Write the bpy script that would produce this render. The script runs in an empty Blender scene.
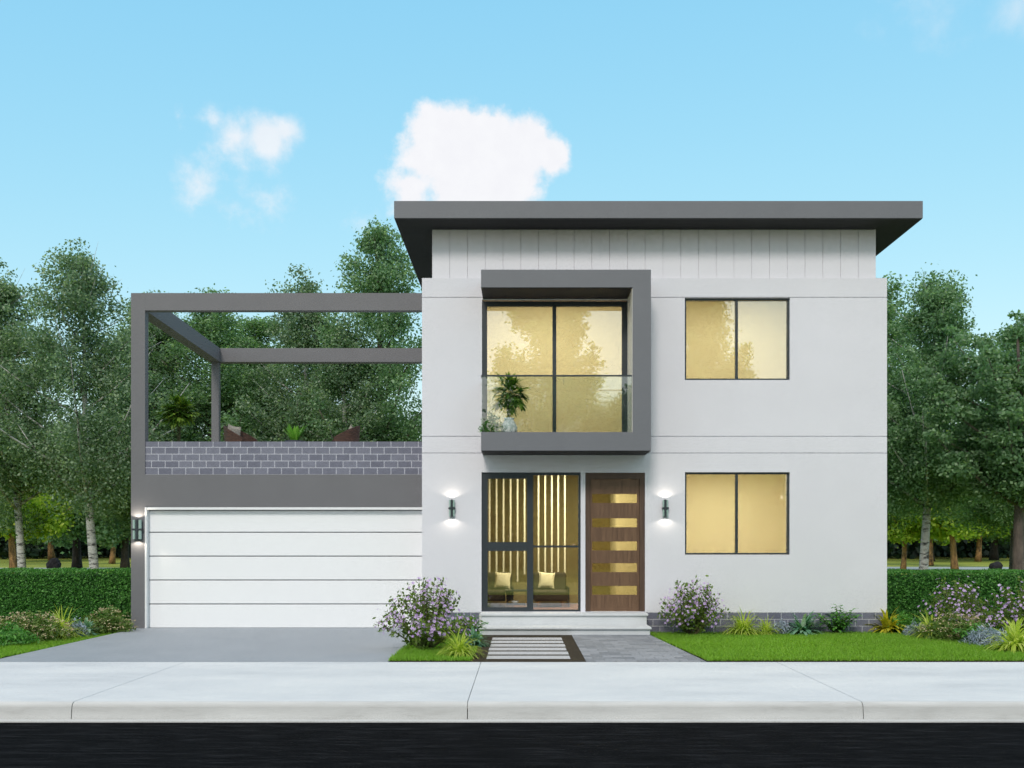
import bpy, bmesh, math, random
import numpy as np
from mathutils import Vector, Matrix

R = math.radians
scene = bpy.context.scene
COL = scene.collection
random.seed(7)
EYE = 1.457          # eye height above the paving
CAM_Y = -16.0
F = 960.0            # focal length in picture widths of 1024


def at(px, py, Y):
    """photo measurement -> metres on the vertical plane at depth Y"""
    s = F / (Y - CAM_Y)
    return (px - 521) / s, EYE + (543 - py) / s


def gx(px, Y):
    return (px - 521) * (Y - CAM_Y) / F


def gy(py, z=0.0):
    return F * (EYE - z) / (py - 543) + CAM_Y


# ------------------------------------------------------------------ materials
def new_mat(name):
    m = bpy.data.materials.new(name)
    m.use_nodes = True
    nt = m.node_tree
    return m, nt, nt.nodes['Principled BSDF']


def N(nt, typ, **kw):
    n = nt.nodes.new(typ)
    for k, v in kw.items():
        if k in n.inputs:
            n.inputs[k].default_value = v
        else:
            setattr(n, k, v)
    return n


def L(nt, a, b):
    nt.links.new(a, b)


def plain(name, col, rough=0.6, metal=0.0, var=0.06, scale=3.0, bump=0.0, bscale=60.0, spec=0.5, fine=0.0):
    """paint / render / concrete: a base colour with soft wear and an optional grain bump"""
    m, nt, b = new_mat(name)
    b.inputs['Roughness'].default_value = rough
    b.inputs['Metallic'].default_value = metal
    b.inputs['Specular IOR Level'].default_value = spec
    tc = N(nt, 'ShaderNodeTexCoord')
    n1 = N(nt, 'ShaderNodeTexNoise', Scale=scale, Detail=8.0, Roughness=0.65)
    L(nt, tc.outputs['Object'], n1.inputs['Vector'])
    mr = N(nt, 'ShaderNodeMapRange')
    mr.inputs['From Min'].default_value = 0.3
    mr.inputs['From Max'].default_value = 0.7
    mr.inputs['To Min'].default_value = 1 - var
    mr.inputs['To Max'].default_value = 1 + var
    L(nt, n1.outputs['Fac'], mr.inputs['Value'])
    val = mr.outputs['Result']
    if fine:
        n3 = N(nt, 'ShaderNodeTexNoise', Scale=bscale, Detail=3.0, Roughness=0.7)
        L(nt, tc.outputs['Object'], n3.inputs['Vector'])
        m3 = N(nt, 'ShaderNodeMapRange')
        m3.inputs['From Min'].default_value = 0.3
        m3.inputs['From Max'].default_value = 0.7
        m3.inputs['To Min'].default_value = 1 - fine
        m3.inputs['To Max'].default_value = 1 + fine
        L(nt, n3.outputs['Fac'], m3.inputs['Value'])
        mm = N(nt, 'ShaderNodeMath', operation='MULTIPLY')
        L(nt, val, mm.inputs[0]); L(nt, m3.outputs['Result'], mm.inputs[1])
        val = mm.outputs[0]
    vm = N(nt, 'ShaderNodeVectorMath', operation='SCALE')
    vm.inputs[0].default_value = col
    L(nt, val, vm.inputs['Scale'])
    L(nt, vm.outputs['Vector'], b.inputs['Base Color'])
    if bump:
        n2 = N(nt, 'ShaderNodeTexNoise', Scale=bscale, Detail=4.0, Roughness=0.6)
        L(nt, tc.outputs['Object'], n2.inputs['Vector'])
        bp = N(nt, 'ShaderNodeBump', Strength=bump, Distance=0.01)
        L(nt, n2.outputs['Fac'], bp.inputs['Height'])
        L(nt, bp.outputs['Normal'], b.inputs['Normal'])
    return m


def bricks(name, c1, c2, mortar, bw, bh, msize, vertical=True, rough=0.7, offset=(0, 0, 0), bump=0.5):
    m, nt, b = new_mat(name)
    b.inputs['Roughness'].default_value = rough
    tc = N(nt, 'ShaderNodeTexCoord')
    sep = N(nt, 'ShaderNodeSeparateXYZ')
    mp = N(nt, 'ShaderNodeMapping')
    mp.inputs['Location'].default_value = offset
    L(nt, tc.outputs['Object'], mp.inputs['Vector'])
    L(nt, mp.outputs['Vector'], sep.inputs['Vector'])
    cmb = N(nt, 'ShaderNodeCombineXYZ')
    if vertical:
        L(nt, sep.outputs['X'], cmb.inputs['X']); L(nt, sep.outputs['Z'], cmb.inputs['Y'])
    else:
        L(nt, sep.outputs['X'], cmb.inputs['X']); L(nt, sep.outputs['Y'], cmb.inputs['Y'])
    br = N(nt, 'ShaderNodeTexBrick')
    br.offset = 0.5
    br.inputs['Color1'].default_value = (*c1, 1)
    br.inputs['Color2'].default_value = (*c2, 1)
    br.inputs['Mortar'].default_value = (*mortar, 1)
    br.inputs['Scale'].default_value = 1.0
    br.inputs['Mortar Size'].default_value = msize
    br.inputs['Mortar Smooth'].default_value = 0.2
    br.inputs['Brick Width'].default_value = bw
    br.inputs['Row Height'].default_value = bh
    L(nt, cmb.outputs['Vector'], br.inputs['Vector'])
    nz = N(nt, 'ShaderNodeTexNoise', Scale=14.0, Detail=6.0, Roughness=0.7)
    L(nt, tc.outputs['Object'], nz.inputs['Vector'])
    mr = N(nt, 'ShaderNodeMapRange')
    mr.inputs['From Min'].default_value = 0.3; mr.inputs['From Max'].default_value = 0.7
    mr.inputs['To Min'].default_value = 0.88; mr.inputs['To Max'].default_value = 1.12
    L(nt, nz.outputs['Fac'], mr.inputs['Value'])
    vm = N(nt, 'ShaderNodeVectorMath', operation='SCALE')
    L(nt, br.outputs['Color'], vm.inputs[0]); L(nt, mr.outputs['Result'], vm.inputs['Scale'])
    L(nt, vm.outputs['Vector'], b.inputs['Base Color'])
    bp = N(nt, 'ShaderNodeBump', Strength=bump, Distance=0.01)
    bp.invert = True
    L(nt, br.outputs['Fac'], bp.inputs['Height'])
    L(nt, bp.outputs['Normal'], b.inputs['Normal'])
    return m


def leaf_mat(name, c0, c1, c2=None, trans=0.3, rough=0.55, spec=0.35):
    """leaf colour varies leaf by leaf through a per-face number; a share of the light comes through"""
    m, nt, b = new_mat(name)
    at_ = N(nt, 'ShaderNodeAttribute', attribute_name='tint')
    rp = N(nt, 'ShaderNodeValToRGB')
    rp.color_ramp.elements[0].color = (*c0, 1)
    rp.color_ramp.elements[1].color = (*(c2 or c1), 1)
    if c2:
        e = rp.color_ramp.elements.new(0.55); e.color = (*c1, 1)
    L(nt, at_.outputs['Fac'], rp.inputs['Fac'])
    b.inputs['Roughness'].default_value = rough
    b.inputs['Specular IOR Level'].default_value = spec
    L(nt, rp.outputs['Color'], b.inputs['Base Color'])
    tr = N(nt, 'ShaderNodeBsdfTranslucent')
    mul = N(nt, 'ShaderNodeVectorMath', operation='MULTIPLY')
    mul.inputs[1].default_value = (1.15, 1.25, 0.6)
    L(nt, rp.outputs['Color'], mul.inputs[0]); L(nt, mul.outputs['Vector'], tr.inputs['Color'])
    mx = N(nt, 'ShaderNodeMixShader'); mx.inputs[0].default_value = trans
    L(nt, b.outputs['BSDF'], mx.inputs[1]); L(nt, tr.outputs['BSDF'], mx.inputs[2])
    L(nt, mx.outputs['Shader'], nt.nodes['Material Output'].inputs['Surface'])
    return m


def glass_mat(name, refl=0.2, tint=(0.95, 0.97, 0.96), rough=0.0):
    m, nt, b = new_mat(name)
    nt.nodes.remove(b)
    t = N(nt, 'ShaderNodeBsdfTransparent'); t.inputs['Color'].default_value = (*tint, 1)
    g = N(nt, 'ShaderNodeBsdfGlossy'); g.inputs['Roughness'].default_value = rough
    g.inputs['Color'].default_value = (1, 1, 1, 1)
    mx = N(nt, 'ShaderNodeMixShader')
    fr = N(nt, 'ShaderNodeLayerWeight', Blend=0.25)
    ma = N(nt, 'ShaderNodeMath', operation='MULTIPLY_ADD')
    ma.inputs[1].default_value = 0.5; ma.inputs[2].default_value = refl
    ma.use_clamp = True
    L(nt, fr.outputs['Fresnel'], ma.inputs[0])
    L(nt, ma.outputs[0], mx.inputs[0])
    L(nt, t.outputs['BSDF'], mx.inputs[1]); L(nt, g.outputs['BSDF'], mx.inputs[2])
    L(nt, mx.outputs['Shader'], nt.nodes['Material Output'].inputs['Surface'])
    return m


def emit_mat(name, col, strength):
    m, nt, b = new_mat(name)
    b.inputs['Base Color'].default_value = (*col, 1)
    b.inputs['Emission Color'].default_value = (*col, 1)
    b.inputs['Emission Strength'].default_value = strength
    return m


def wood_mat(name, c1, c2, scale=18.0, rough=0.5, along='Z'):
    m, nt, b = new_mat(name)
    b.inputs['Roughness'].default_value = rough
    tc = N(nt, 'ShaderNodeTexCoord')
    mp = N(nt, 'ShaderNodeMapping')
    mp.inputs['Scale'].default_value = {'Z': (1, 1, 0.08), 'X': (0.08, 1, 1), 'Y': (1, 0.08, 1)}[along]
    L(nt, tc.outputs['Object'], mp.inputs['Vector'])
    nz = N(nt, 'ShaderNodeTexNoise', Scale=scale, Detail=8.0, Roughness=0.7, Distortion=0.6)
    L(nt, mp.outputs['Vector'], nz.inputs['Vector'])
    rp = N(nt, 'ShaderNodeValToRGB')
    rp.color_ramp.elements[0].position = 0.35; rp.color_ramp.elements[0].color = (*c1, 1)
    rp.color_ramp.elements[1].position = 0.68; rp.color_ramp.elements[1].color = (*c2, 1)
    L(nt, nz.outputs['Fac'], rp.inputs['Fac']); L(nt, rp.outputs['Color'], b.inputs['Base Color'])
    return m


def bark_mat(name, kind):
    m, nt, b = new_mat(name)
    b.inputs['Roughness'].default_value = 0.85
    tc = N(nt, 'ShaderNodeTexCoord')
    mp = N(nt, 'ShaderNodeMapping')
    L(nt, tc.outputs['Object'], mp.inputs['Vector'])
    rp = N(nt, 'ShaderNodeValToRGB')
    nz = N(nt, 'ShaderNodeTexNoise', Detail=6.0, Roughness=0.7)
    L(nt, mp.outputs['Vector'], nz.inputs['Vector'])
    L(nt, nz.outputs['Fac'], rp.inputs['Fac'])
    el = rp.color_ramp.elements
    if kind == 'birch':
        mp.inputs['Scale'].default_value = (1.2, 1.2, 4.5)
        nz.inputs['Scale'].default_value = 2.6
        el[0].position = 0.40; el[0].color = (0.03, 0.03, 0.03, 1)
        el[1].position = 0.50; el[1].color = (0.52, 0.51, 0.50, 1)
    else:
        mp.inputs['Scale'].default_value = (5, 5, 1.6)
        nz.inputs['Scale'].default_value = 1.6
        lo, hi = {'brown': ((0.05, 0.04, 0.035), (0.17, 0.13, 0.11)),
                  'orange': ((0.04, 0.022, 0.012), (0.46, 0.25, 0.10)),
                  'dark': ((0.015, 0.012, 0.01), (0.06, 0.045, 0.035)),
                  'stem': ((0.05, 0.05, 0.02), (0.13, 0.11, 0.05))}[kind]
        el[0].position = 0.35; el[0].color = (*lo, 1)
        el[1].position = 0.65; el[1].color = (*hi, 1)
    L(nt, rp.outputs['Color'], b.inputs['Base Color'])
    bp = N(nt, 'ShaderNodeBump', Strength=0.6, Distance=0.02)
    L(nt, nz.outputs['Fac'], bp.inputs['Height']); L(nt, bp.outputs['Normal'], b.inputs['Normal'])
    return m


def mixnoise(name, stops, scale, detail=8.0, rough=0.9, bump=0.0, bscale=80.0, stretch=(1, 1, 1), spec=0.3, dist=0.01):
    """ground materials: several colours spread by noise"""
    m, nt, b = new_mat(name)
    b.inputs['Roughness'].default_value = rough
    b.inputs['Specular IOR Level'].default_value = spec
    tc = N(nt, 'ShaderNodeTexCoord')
    mp = N(nt, 'ShaderNodeMapping'); mp.inputs['Scale'].default_value = stretch
    L(nt, tc.outputs['Object'], mp.inputs['Vector'])
    nz = N(nt, 'ShaderNodeTexNoise', Scale=scale, Detail=detail, Roughness=0.68)
    L(nt, mp.outputs['Vector'], nz.inputs['Vector'])
    rp = N(nt, 'ShaderNodeValToRGB')
    el = rp.color_ramp.elements
    el[0].position, el[0].color = stops[0][0], (*stops[0][1], 1)
    el[1].position, el[1].color = stops[-1][0], (*stops[-1][1], 1)
    for p, c in stops[1:-1]:
        e = el.new(p); e.color = (*c, 1)
    L(nt, nz.outputs['Fac'], rp.inputs['Fac'])
    L(nt, rp.outputs['Color'], b.inputs['Base Color'])
    if bump:
        n2 = N(nt, 'ShaderNodeTexNoise', Scale=bscale, Detail=5.0, Roughness=0.7)
        L(nt, tc.outputs['Object'], n2.inputs['Vector'])
        bp = N(nt, 'ShaderNodeBump', Strength=bump, Distance=dist)
        L(nt, n2.outputs['Fac'], bp.inputs['Height']); L(nt, bp.outputs['Normal'], b.inputs['Normal'])
    return m


M = {}
M['render'] = plain('white_render', (0.715, 0.70, 0.74), 0.85, var=0.03, scale=1.1, bump=0.3, bscale=34, fine=0.05)
M['cladding'] = plain('white_cladding', (0.735, 0.715, 0.76), 0.6, var=0.02, scale=2.0, bump=0.05, fine=0.02)
M['gap'] = plain('joint_grey', (0.22, 0.22, 0.23), 0.9)
M['fascia'] = plain('mid_grey_paint', (0.15, 0.153, 0.168), 0.6, var=0.04, scale=2.0, bump=0.1, bscale=120, fine=0.05)
M['soffit'] = plain('shade_dark_grey', (0.03, 0.03, 0.032), 0.7, var=0.05, spec=0.2)  # grey darkened so shade under roof and balcony box is in the colour
M['pergola'] = plain('warm_grey_paint', (0.15, 0.146, 0.155), 0.6, var=0.05, scale=2.0, bump=0.1, bscale=120, fine=0.06)
M['reveal'] = plain('pale_lining', (0.62, 0.60, 0.56), 0.7, var=0.05, scale=6)
M['plinth'] = bricks('grey_brick_plinth', (0.12, 0.122, 0.17), (0.165, 0.167, 0.22), (0.42, 0.42, 0.46), 0.225, 0.113, 0.007, offset=(0.05, 0, 0.04))
M['parapet'] = bricks('grey_brick_parapet', (0.135, 0.137, 0.18), (0.185, 0.187, 0.235), (0.46, 0.46, 0.51), 0.234, 0.117, 0.007, offset=(0.0, 0, -0.053))
M['frame'] = plain('charcoal_aluminium', (0.03, 0.038, 0.045), 0.4, var=0.05, spec=0.5)
M['garage'] = plain('white_garage_panel', (0.86, 0.855, 0.865), 0.5, var=0.012, scale=4, bump=0.03, bscale=100)
M['white'] = plain('white_paint', (0.8, 0.8, 0.8), 0.5, var=0.02)
M['door'] = wood_mat('walnut_door', (0.095, 0.048, 0.025), (0.19, 0.105, 0.056), 26, 0.5)
M['doorframe'] = wood_mat('walnut_door_frame', (0.06, 0.033, 0.022), (0.12, 0.07, 0.045), 26, 0.5)
M['glass'] = glass_mat('window_glass', 0.18)
M['hall_glass'] = glass_mat('hall_glass', 0.11)
M['rail_glass'] = glass_mat('balustrade_glass', 0.085, (0.90, 0.94, 0.93))
M['slot_glass'] = glass_mat('door_slot_glass', 0.10, (0.9, 0.88, 0.75), 0.03)
M['step'] = plain('pale_concrete_step', (0.60, 0.61, 0.62), 0.8, var=0.05, scale=4, bump=0.1, fine=0.03)
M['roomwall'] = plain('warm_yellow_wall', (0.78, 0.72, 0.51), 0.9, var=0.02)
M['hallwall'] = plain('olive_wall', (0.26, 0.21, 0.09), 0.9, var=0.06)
M['slat'] = plain('cream_slat', (0.9, 0.84, 0.62), 0.6, var=0.02)
M['floorwood'] = wood_mat('orange_floor_boards', (0.16, 0.06, 0.025), (0.30, 0.13, 0.05), 10, 0.35, 'X')
M['chairfab'] = plain('dark_brown_upholstery', (0.045, 0.03, 0.012), 0.8, var=0.2, scale=20)
M['cushion'] = plain('cream_cushion', (0.75, 0.66, 0.42), 0.9, var=0.08, scale=12, bump=0.2)
M['black'] = plain('black_metal', (0.02, 0.02, 0.02), 0.4)
M['brass'] = plain('brass', (0.6, 0.45, 0.2), 0.3, metal=1.0)
M['wicker'] = bricks('brown_wicker', (0.075, 0.036, 0.022), (0.135, 0.064, 0.040), (0.02, 0.01, 0.01), 0.05, 0.02, 0.003, bump=0.8)
M['beige'] = plain('beige_cushion', (0.5, 0.43, 0.36), 0.9, var=0.08, scale=10)
M['pot_white'] = plain('white_ceramic', (0.7, 0.7, 0.72), 0.35, var=0.12, scale=14)
M['pot_dark'] = plain('dark_pot', (0.03, 0.035, 0.05), 0.5)
M['soil'] = mixnoise('dark_soil', [(0.3, (0.016, 0.011, 0.005)), (0.7, (0.048, 0.033, 0.015))], 30, bump=0.9, bscale=120)
M['greenglass'] = plain('green_tinted_glass', (0.32, 0.45, 0.40), 0.12, var=0.1, scale=20, spec=0.8)
M['bark_birch'] = bark_mat('birch_bark', 'birch')
M['bark_brown'] = bark_mat('brown_bark', 'brown')
M['bark_orange'] = bark_mat('orange_bark', 'orange')
M['bark_dark'] = bark_mat('dark_bark', 'dark')
M['stem'] = bark_mat('green_stem', 'stem')
M['stone'] = mixnoise('dark_boulder', [(0.35, (0.006, 0.006, 0.008)), (0.7, (0.03, 0.028, 0.03))], 5, bump=0.8, bscale=12, dist=0.05)

M['concrete'] = mixnoise('pale_footpath_concrete', [(0.25, (0.50, 0.52, 0.535)), (0.45, (0.60, 0.62, 0.635)), (0.6, (0.66, 0.675, 0.68)), (0.8, (0.70, 0.705, 0.70))], 0.9, 12.0, 0.85, bump=0.25, bscale=70, stretch=(0.6, 1.6, 1))
M['kerb'] = mixnoise('kerb_concrete', [(0.25, (0.40, 0.39, 0.37)), (0.45, (0.55, 0.545, 0.53)), (0.65, (0.62, 0.615, 0.60)), (0.8, (0.66, 0.655, 0.64))], 1.8, 12.0, 0.85, bump=0.3, bscale=70, stretch=(0.5, 2, 3))
M['drive'] = mixnoise('blue_grey_driveway', [(0.25, (0.27, 0.295, 0.325)), (0.5, (0.305, 0.33, 0.36)), (0.75, (0.345, 0.37, 0.40))], 1.3, 12.0, 0.6, bump=0.15, bscale=120, spec=0.5)
M['asphalt'] = mixnoise('dark_asphalt', [(0.3, (0.002, 0.0023, 0.0028)), (0.52, (0.0065, 0.007, 0.0082)), (0.75, (0.026, 0.027, 0.030))], 7.0, 14.0, 0.95, spec=0.03, bump=1.0, bscale=60, stretch=(0.35, 2.5, 1), dist=0.012)
M['paver'] = bricks('grey_block_paving', (0.17, 0.18, 0.20), (0.29, 0.30, 0.325), (0.16, 0.165, 0.175), 0.26, 0.18, 0.006, vertical=False, rough=0.85)
M['lawnbase'] = mixnoise('lawn_soil_green', [(0.3, (0.03, 0.055, 0.008)), (0.7, (0.06, 0.11, 0.015))], 9, bump=0.5)
M['field'] = mixnoise('park_grass', [(0.3, (0.08, 0.12, 0.018)), (0.5, (0.22, 0.26, 0.035)), (0.7, (0.40, 0.40, 0.06))], 0.16, 8, 0.95, bump=0.4, bscale=8)
M['parkmist'] = mixnoise('pale_park_mist', [(0.3, (0.26, 0.30, 0.30)), (0.7, (0.36, 0.40, 0.40))], 0.5, 8, 0.9)  # bluish mist over the park put into a pale colour

M['grass'] = leaf_mat('grass_blades', (0.14, 0.27, 0.02), (0.25, 0.46, 0.045), (0.36, 0.58, 0.10), 0.5)
M['hedge'] = leaf_mat('hedge_leaves', (0.035, 0.125, 0.022), (0.09, 0.27, 0.045), (0.22, 0.48, 0.11), 0.35)
M['birchleaf'] = leaf_mat('birch_leaves', (0.08, 0.155, 0.085), (0.22, 0.335, 0.21), (0.56, 0.65, 0.50), 0.55, 0.45)  # palest tint puts glossy leaf highlights into the colour
M['broadleaf'] = leaf_mat('broad_tree_leaves', (0.08, 0.165, 0.08), (0.20, 0.35, 0.185), (0.48, 0.62, 0.42), 0.55, 0.45)  # here too the palest tint paints in leaf highlights
M['sunleaf'] = leaf_mat('yellow_green_leaves', (0.16, 0.30, 0.035), (0.42, 0.56, 0.08), (0.74, 0.76, 0.20), 0.6)
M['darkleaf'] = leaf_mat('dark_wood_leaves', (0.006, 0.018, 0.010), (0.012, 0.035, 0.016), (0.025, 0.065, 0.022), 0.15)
M['bushleaf'] = leaf_mat('flowering_bush_leaves', (0.07, 0.12, 0.02), (0.15, 0.23, 0.04), (0.26, 0.36, 0.08), 0.45)
M['petal'] = leaf_mat('lilac_petals', (0.42, 0.25, 0.58), (0.60, 0.42, 0.74), (0.78, 0.66, 0.84), 0.25, 0.7)
M['limeleaf'] = leaf_mat('lime_strap_leaves', (0.30, 0.42, 0.05), (0.52, 0.62, 0.10), (0.70, 0.74, 0.22), 0.5)
M['silver'] = leaf_mat('silver_blue_leaves', (0.14, 0.19, 0.25), (0.30, 0.36, 0.45), (0.48, 0.54, 0.62), 0.15)
M['hosta'] = leaf_mat('blue_green_broad_leaves', (0.06, 0.18, 0.10), (0.15, 0.33, 0.20), (0.45, 0.60, 0.45), 0.35)
M['green'] = leaf_mat('fresh_green_leaves', (0.05, 0.17, 0.025), (0.12, 0.33, 0.05), (0.22, 0.48, 0.10), 0.4)
M['croton'] = leaf_mat('yellow_leaves', (0.28, 0.28, 0.02), (0.55, 0.50, 0.03), (0.75, 0.65, 0.06), 0.35)
M['sedum'] = leaf_mat('olive_green_leaves', (0.06, 0.13, 0.02), (0.13, 0.21, 0.04), (0.24, 0.30, 0.09), 0.3)
M['sedumtip'] = leaf_mat('cream_pink_flower_heads', (0.42, 0.30, 0.18), (0.55, 0.44, 0.28), (0.62, 0.58, 0.38), 0.2, 0.8)
M['palm'] = leaf_mat('dark_palm_leaves', (0.03, 0.085, 0.012), (0.10, 0.20, 0.03), (0.32, 0.42, 0.06), 0.35, 0.4)


# ------------------------------------------------------------------ mesh helpers
def prop(o, label=None, cat=None, group=None, kind=None):
    if label: o['label'] = label
    if cat: o['category'] = cat
    if group: o['group'] = group
    if kind: o['kind'] = kind
    return o


def empty(name, loc, rz=0.0):
    o = bpy.data.objects.new(name, None)
    COL.objects.link(o)
    o.location = loc
    o.rotation_euler[2] = rz
    o.empty_display_size = 0.1
    return o


class MB:
    def __init__(self):
        self.v = []
        self.f = []
        self.mi = []
        self.t = []

    def face(self, pts, mi=0, tint=0.5):
        n = len(self.v)
        self.v += [tuple(p) for p in pts]
        self.f.append(tuple(range(n, n + len(pts))))
        self.mi.append(mi); self.t.append(tint)

    def box(self, x0, x1, y0, y1, z0, z1, mi=0):
        n = len(self.v)
        self.v += [(x0, y0, z0), (x1, y0, z0), (x1, y1, z0), (x0, y1, z0), (x0, y0, z1), (x1, y0, z1), (x1, y1, z1), (x0, y1, z1)]
        for q in ((0, 3, 2, 1), (4, 5, 6, 7), (0, 1, 5, 4), (1, 2, 6, 5), (2, 3, 7, 6), (3, 0, 4, 7)):
            self.f.append(tuple(n + i for i in q)); self.mi.append(mi); self.t.append(0.5)
        return self

    def tube(self, pts, rad, sides=8, mi=0, cap=True, tint=0.5):
        pts = [Vector(p) for p in pts]
        if not hasattr(rad, '__len__'):
            rad = [rad] * len(pts)
        n0 = len(self.v)
        up = Vector((0, 0, 1))
        for i, p in enumerate(pts):
            d = (pts[min(i + 1, len(pts) - 1)] - pts[max(i - 1, 0)])
            if d.length < 1e-9: d = Vector((0, 0, 1))
            d.normalize()
            a = d.cross(Vector((0, 1, 0)) if abs(d.y) < 0.9 else Vector((1, 0, 0))).normalized()
            b = d.cross(a)
            for k in range(sides):
                t = 2 * math.pi * k / sides
                self.v.append(tuple(p + (a * math.cos(t) + b * math.sin(t)) * rad[i]))
        for i in range(len(pts) - 1):
            for k in range(sides):
                k2 = (k + 1) % sides
                self.f.append((n0 + i * sides + k, n0 + i * sides + k2, n0 + (i + 1) * sides + k2, n0 + (i + 1) * sides + k))
                self.mi.append(mi); self.t.append(tint)
        if cap:
            self.f.append(tuple(n0 + k for k in range(sides))[::-1]); self.mi.append(mi); self.t.append(tint)
            e = n0 + (len(pts) - 1) * sides
            self.f.append(tuple(e + k for k in range(sides))); self.mi.append(mi); self.t.append(tint)
        return self

    def lathe(self, prof, cx=0, cy=0, sides=20, mi=0):
        n0 = len(self.v)
        for (r, z) in prof:
            for k in range(sides):
                t = 2 * math.pi * k / sides
                self.v.append((cx + r * math.cos(t), cy + r * math.sin(t), z))
        for i in range(len(prof) - 1):
            for k in range(sides):
                k2 = (k + 1) % sides
                self.f.append((n0 + i * sides + k, n0 + i * sides + k2, n0 + (i + 1) * sides + k2, n0 + (i + 1) * sides + k))
                self.mi.append(mi); self.t.append(0.5)
        return self

    def strip(self, base, d, length, width, droop=0.3, segs=4, tint=0.5, mi=0, shape=None, fold=0.0):
        """one strap leaf: starts along d, bends down with gravity, tapers to a point"""
        p = Vector(base); d = Vector(d).normalized()
        side = d.cross(Vector((0, 0, 1)))
        if side.length < 1e-3: side = Vector((1, 0, 0))
        side.normalize()
        shape = shape or [0.55, 1.0, 0.9, 0.6, 0.0]
        n = len(self.v); step = length / segs
        for i in range(segs + 1):
            w = width * 0.5 * shape[min(int(i * (len(shape) - 1) / segs + 0.5), len(shape) - 1)]
            self.v.append(tuple(p - side * w)); self.v.append(tuple(p + side * w))
            p = p + d * step
            d = (d + Vector((0, 0, -droop / segs * 1.6))).normalized()
        for i in range(segs):
            a = n + 2 * i
            self.f.append((a, a + 1, a + 3, a + 2)); self.mi.append(mi); self.t.append(tint)

    def rhomb(self, c, a, b, l, w, tint=0.5, mi=0):
        c = Vector(c)
        self.face((c - a * l * .5, c + b * w * .5, c + a * l * .5, c - b * w * .5), mi, tint)

    def build(self, name, mats, parent=None, loc=None, smooth=False, bevel=0.0, tint=False):
        me = bpy.data.meshes.new(name)
        me.from_pydata(self.v, [], self.f)
        if not isinstance(mats, (list, tuple)): mats = [mats]
        for m in mats: me.materials.append(m)
        if len(mats) > 1:
            me.polygons.foreach_set('material_index', self.mi)
        if tint:
            a = me.attributes.new('tint', 'FLOAT', 'FACE')
            a.data.foreach_set('value', self.t)
        if smooth:
            me.polygons.foreach_set('use_smooth', [True] * len(me.polygons))
        me.update()
        o = bpy.data.objects.new(name, me)
        COL.objects.link(o)
        if parent: o.parent = parent
        if loc: o.location = loc
        if bevel:
            bv = o.modifiers.new('bevel', 'BEVEL'); bv.width = bevel; bv.segments = 2
            bv.limit_method = 'ANGLE'; bv.angle_limit = R(40)
        return o


def wall_with_openings(mb, x0, x1, z0, z1, y0, y1, openings, back=True, mi=0):
    """a wall slab in the XZ plane with true rectangular openings and their reveals"""
    xs = sorted({x0, x1, *[o[0] for o in openings], *[o[1] for o in openings]})
    zs = sorted({z0, z1, *[o[2] for o in openings], *[o[3] for o in openings]})
    xs = [x for x in xs if x0 <= x <= x1]; zs = [z for z in zs if z0 <= z <= z1]

    def void(i, j):
        if i < 0 or j < 0 or i >= len(xs) - 1 or j >= len(zs) - 1: return True
        cx = (xs[i] + xs[i + 1]) / 2; cz = (zs[j] + zs[j + 1]) / 2
        return any(o[0] < cx < o[1] and o[2] < cz < o[3] for o in openings)
    for i in range(len(xs) - 1):
        for j in range(len(zs) - 1):
            if void(i, j): continue
            a, b, c, d = xs[i], xs[i + 1], zs[j], zs[j + 1]
            mb.face(((a, y0, c), (b, y0, c), (b, y0, d), (a, y0, d)), mi)
            if back: mb.face(((b, y1, c), (a, y1, c), (a, y1, d), (b, y1, d)), mi)
            if void(i - 1, j): mb.face(((a, y1, c), (a, y0, c), (a, y0, d), (a, y1, d)), mi)
            if void(i + 1, j): mb.face(((b, y0, c), (b, y1, c), (b, y1, d), (b, y0, d)), mi)
            if void(i, j - 1): mb.face(((a, y1, c), (b, y1, c), (b, y0, c), (a, y0, c)), mi)
            if void(i, j + 1): mb.face(((a, y0, d), (b, y0, d), (b, y1, d), (a, y1, d)), mi)


def leaf_cloud(name, C, A, B, ln, wd, tint, mat, parent=None):
    """many leaves as one mesh: centres C, length axis A, width axis B (numpy)"""
    n = len(C)
    V = np.empty((n, 4, 3), np.float32)
    a = A * (ln * 0.5)[:, None]; b = B * (wd * 0.5)[:, None]
    V[:, 0] = C - a; V[:, 1] = C + b - a * 0.15; V[:, 2] = C + a; V[:, 3] = C - b - a * 0.15
    me = bpy.data.meshes.new(name)
    me.vertices.add(n * 4); me.loops.add(n * 4); me.polygons.add(n)
    me.vertices.foreach_set('co', V.reshape(-1))
    me.loops.foreach_set('vertex_index', np.arange(n * 4, dtype=np.int32))
    me.polygons.foreach_set('loop_start', np.arange(0, n * 4, 4, dtype=np.int32))
    me.materials.append(mat)
    at_ = me.attributes.new('tint', 'FLOAT', 'FACE')
    at_.data.foreach_set('value', np.clip(tint, 0, 1).astype(np.float32))
    me.update(calc_edges=True)
    o = bpy.data.objects.new(name, me)
    COL.objects.link(o)
    if parent: o.parent = parent
    return o


def unit(v):
    return v / np.maximum(np.linalg.norm(v, axis=1), 1e-6)[:, None]


def rand_axes(rng, n, up=None, k=0.0):
    """random leaf axes; with up/k the leaf's face leans towards 'up' (n,3)"""
    nrm = unit(rng.normal(size=(n, 3)))
    if up is not None:
        nrm = unit(nrm + up * k)
    a = unit(np.cross(nrm, rng.normal(size=(n, 3))))
    b = np.cross(nrm, a)
    return a, b


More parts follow.
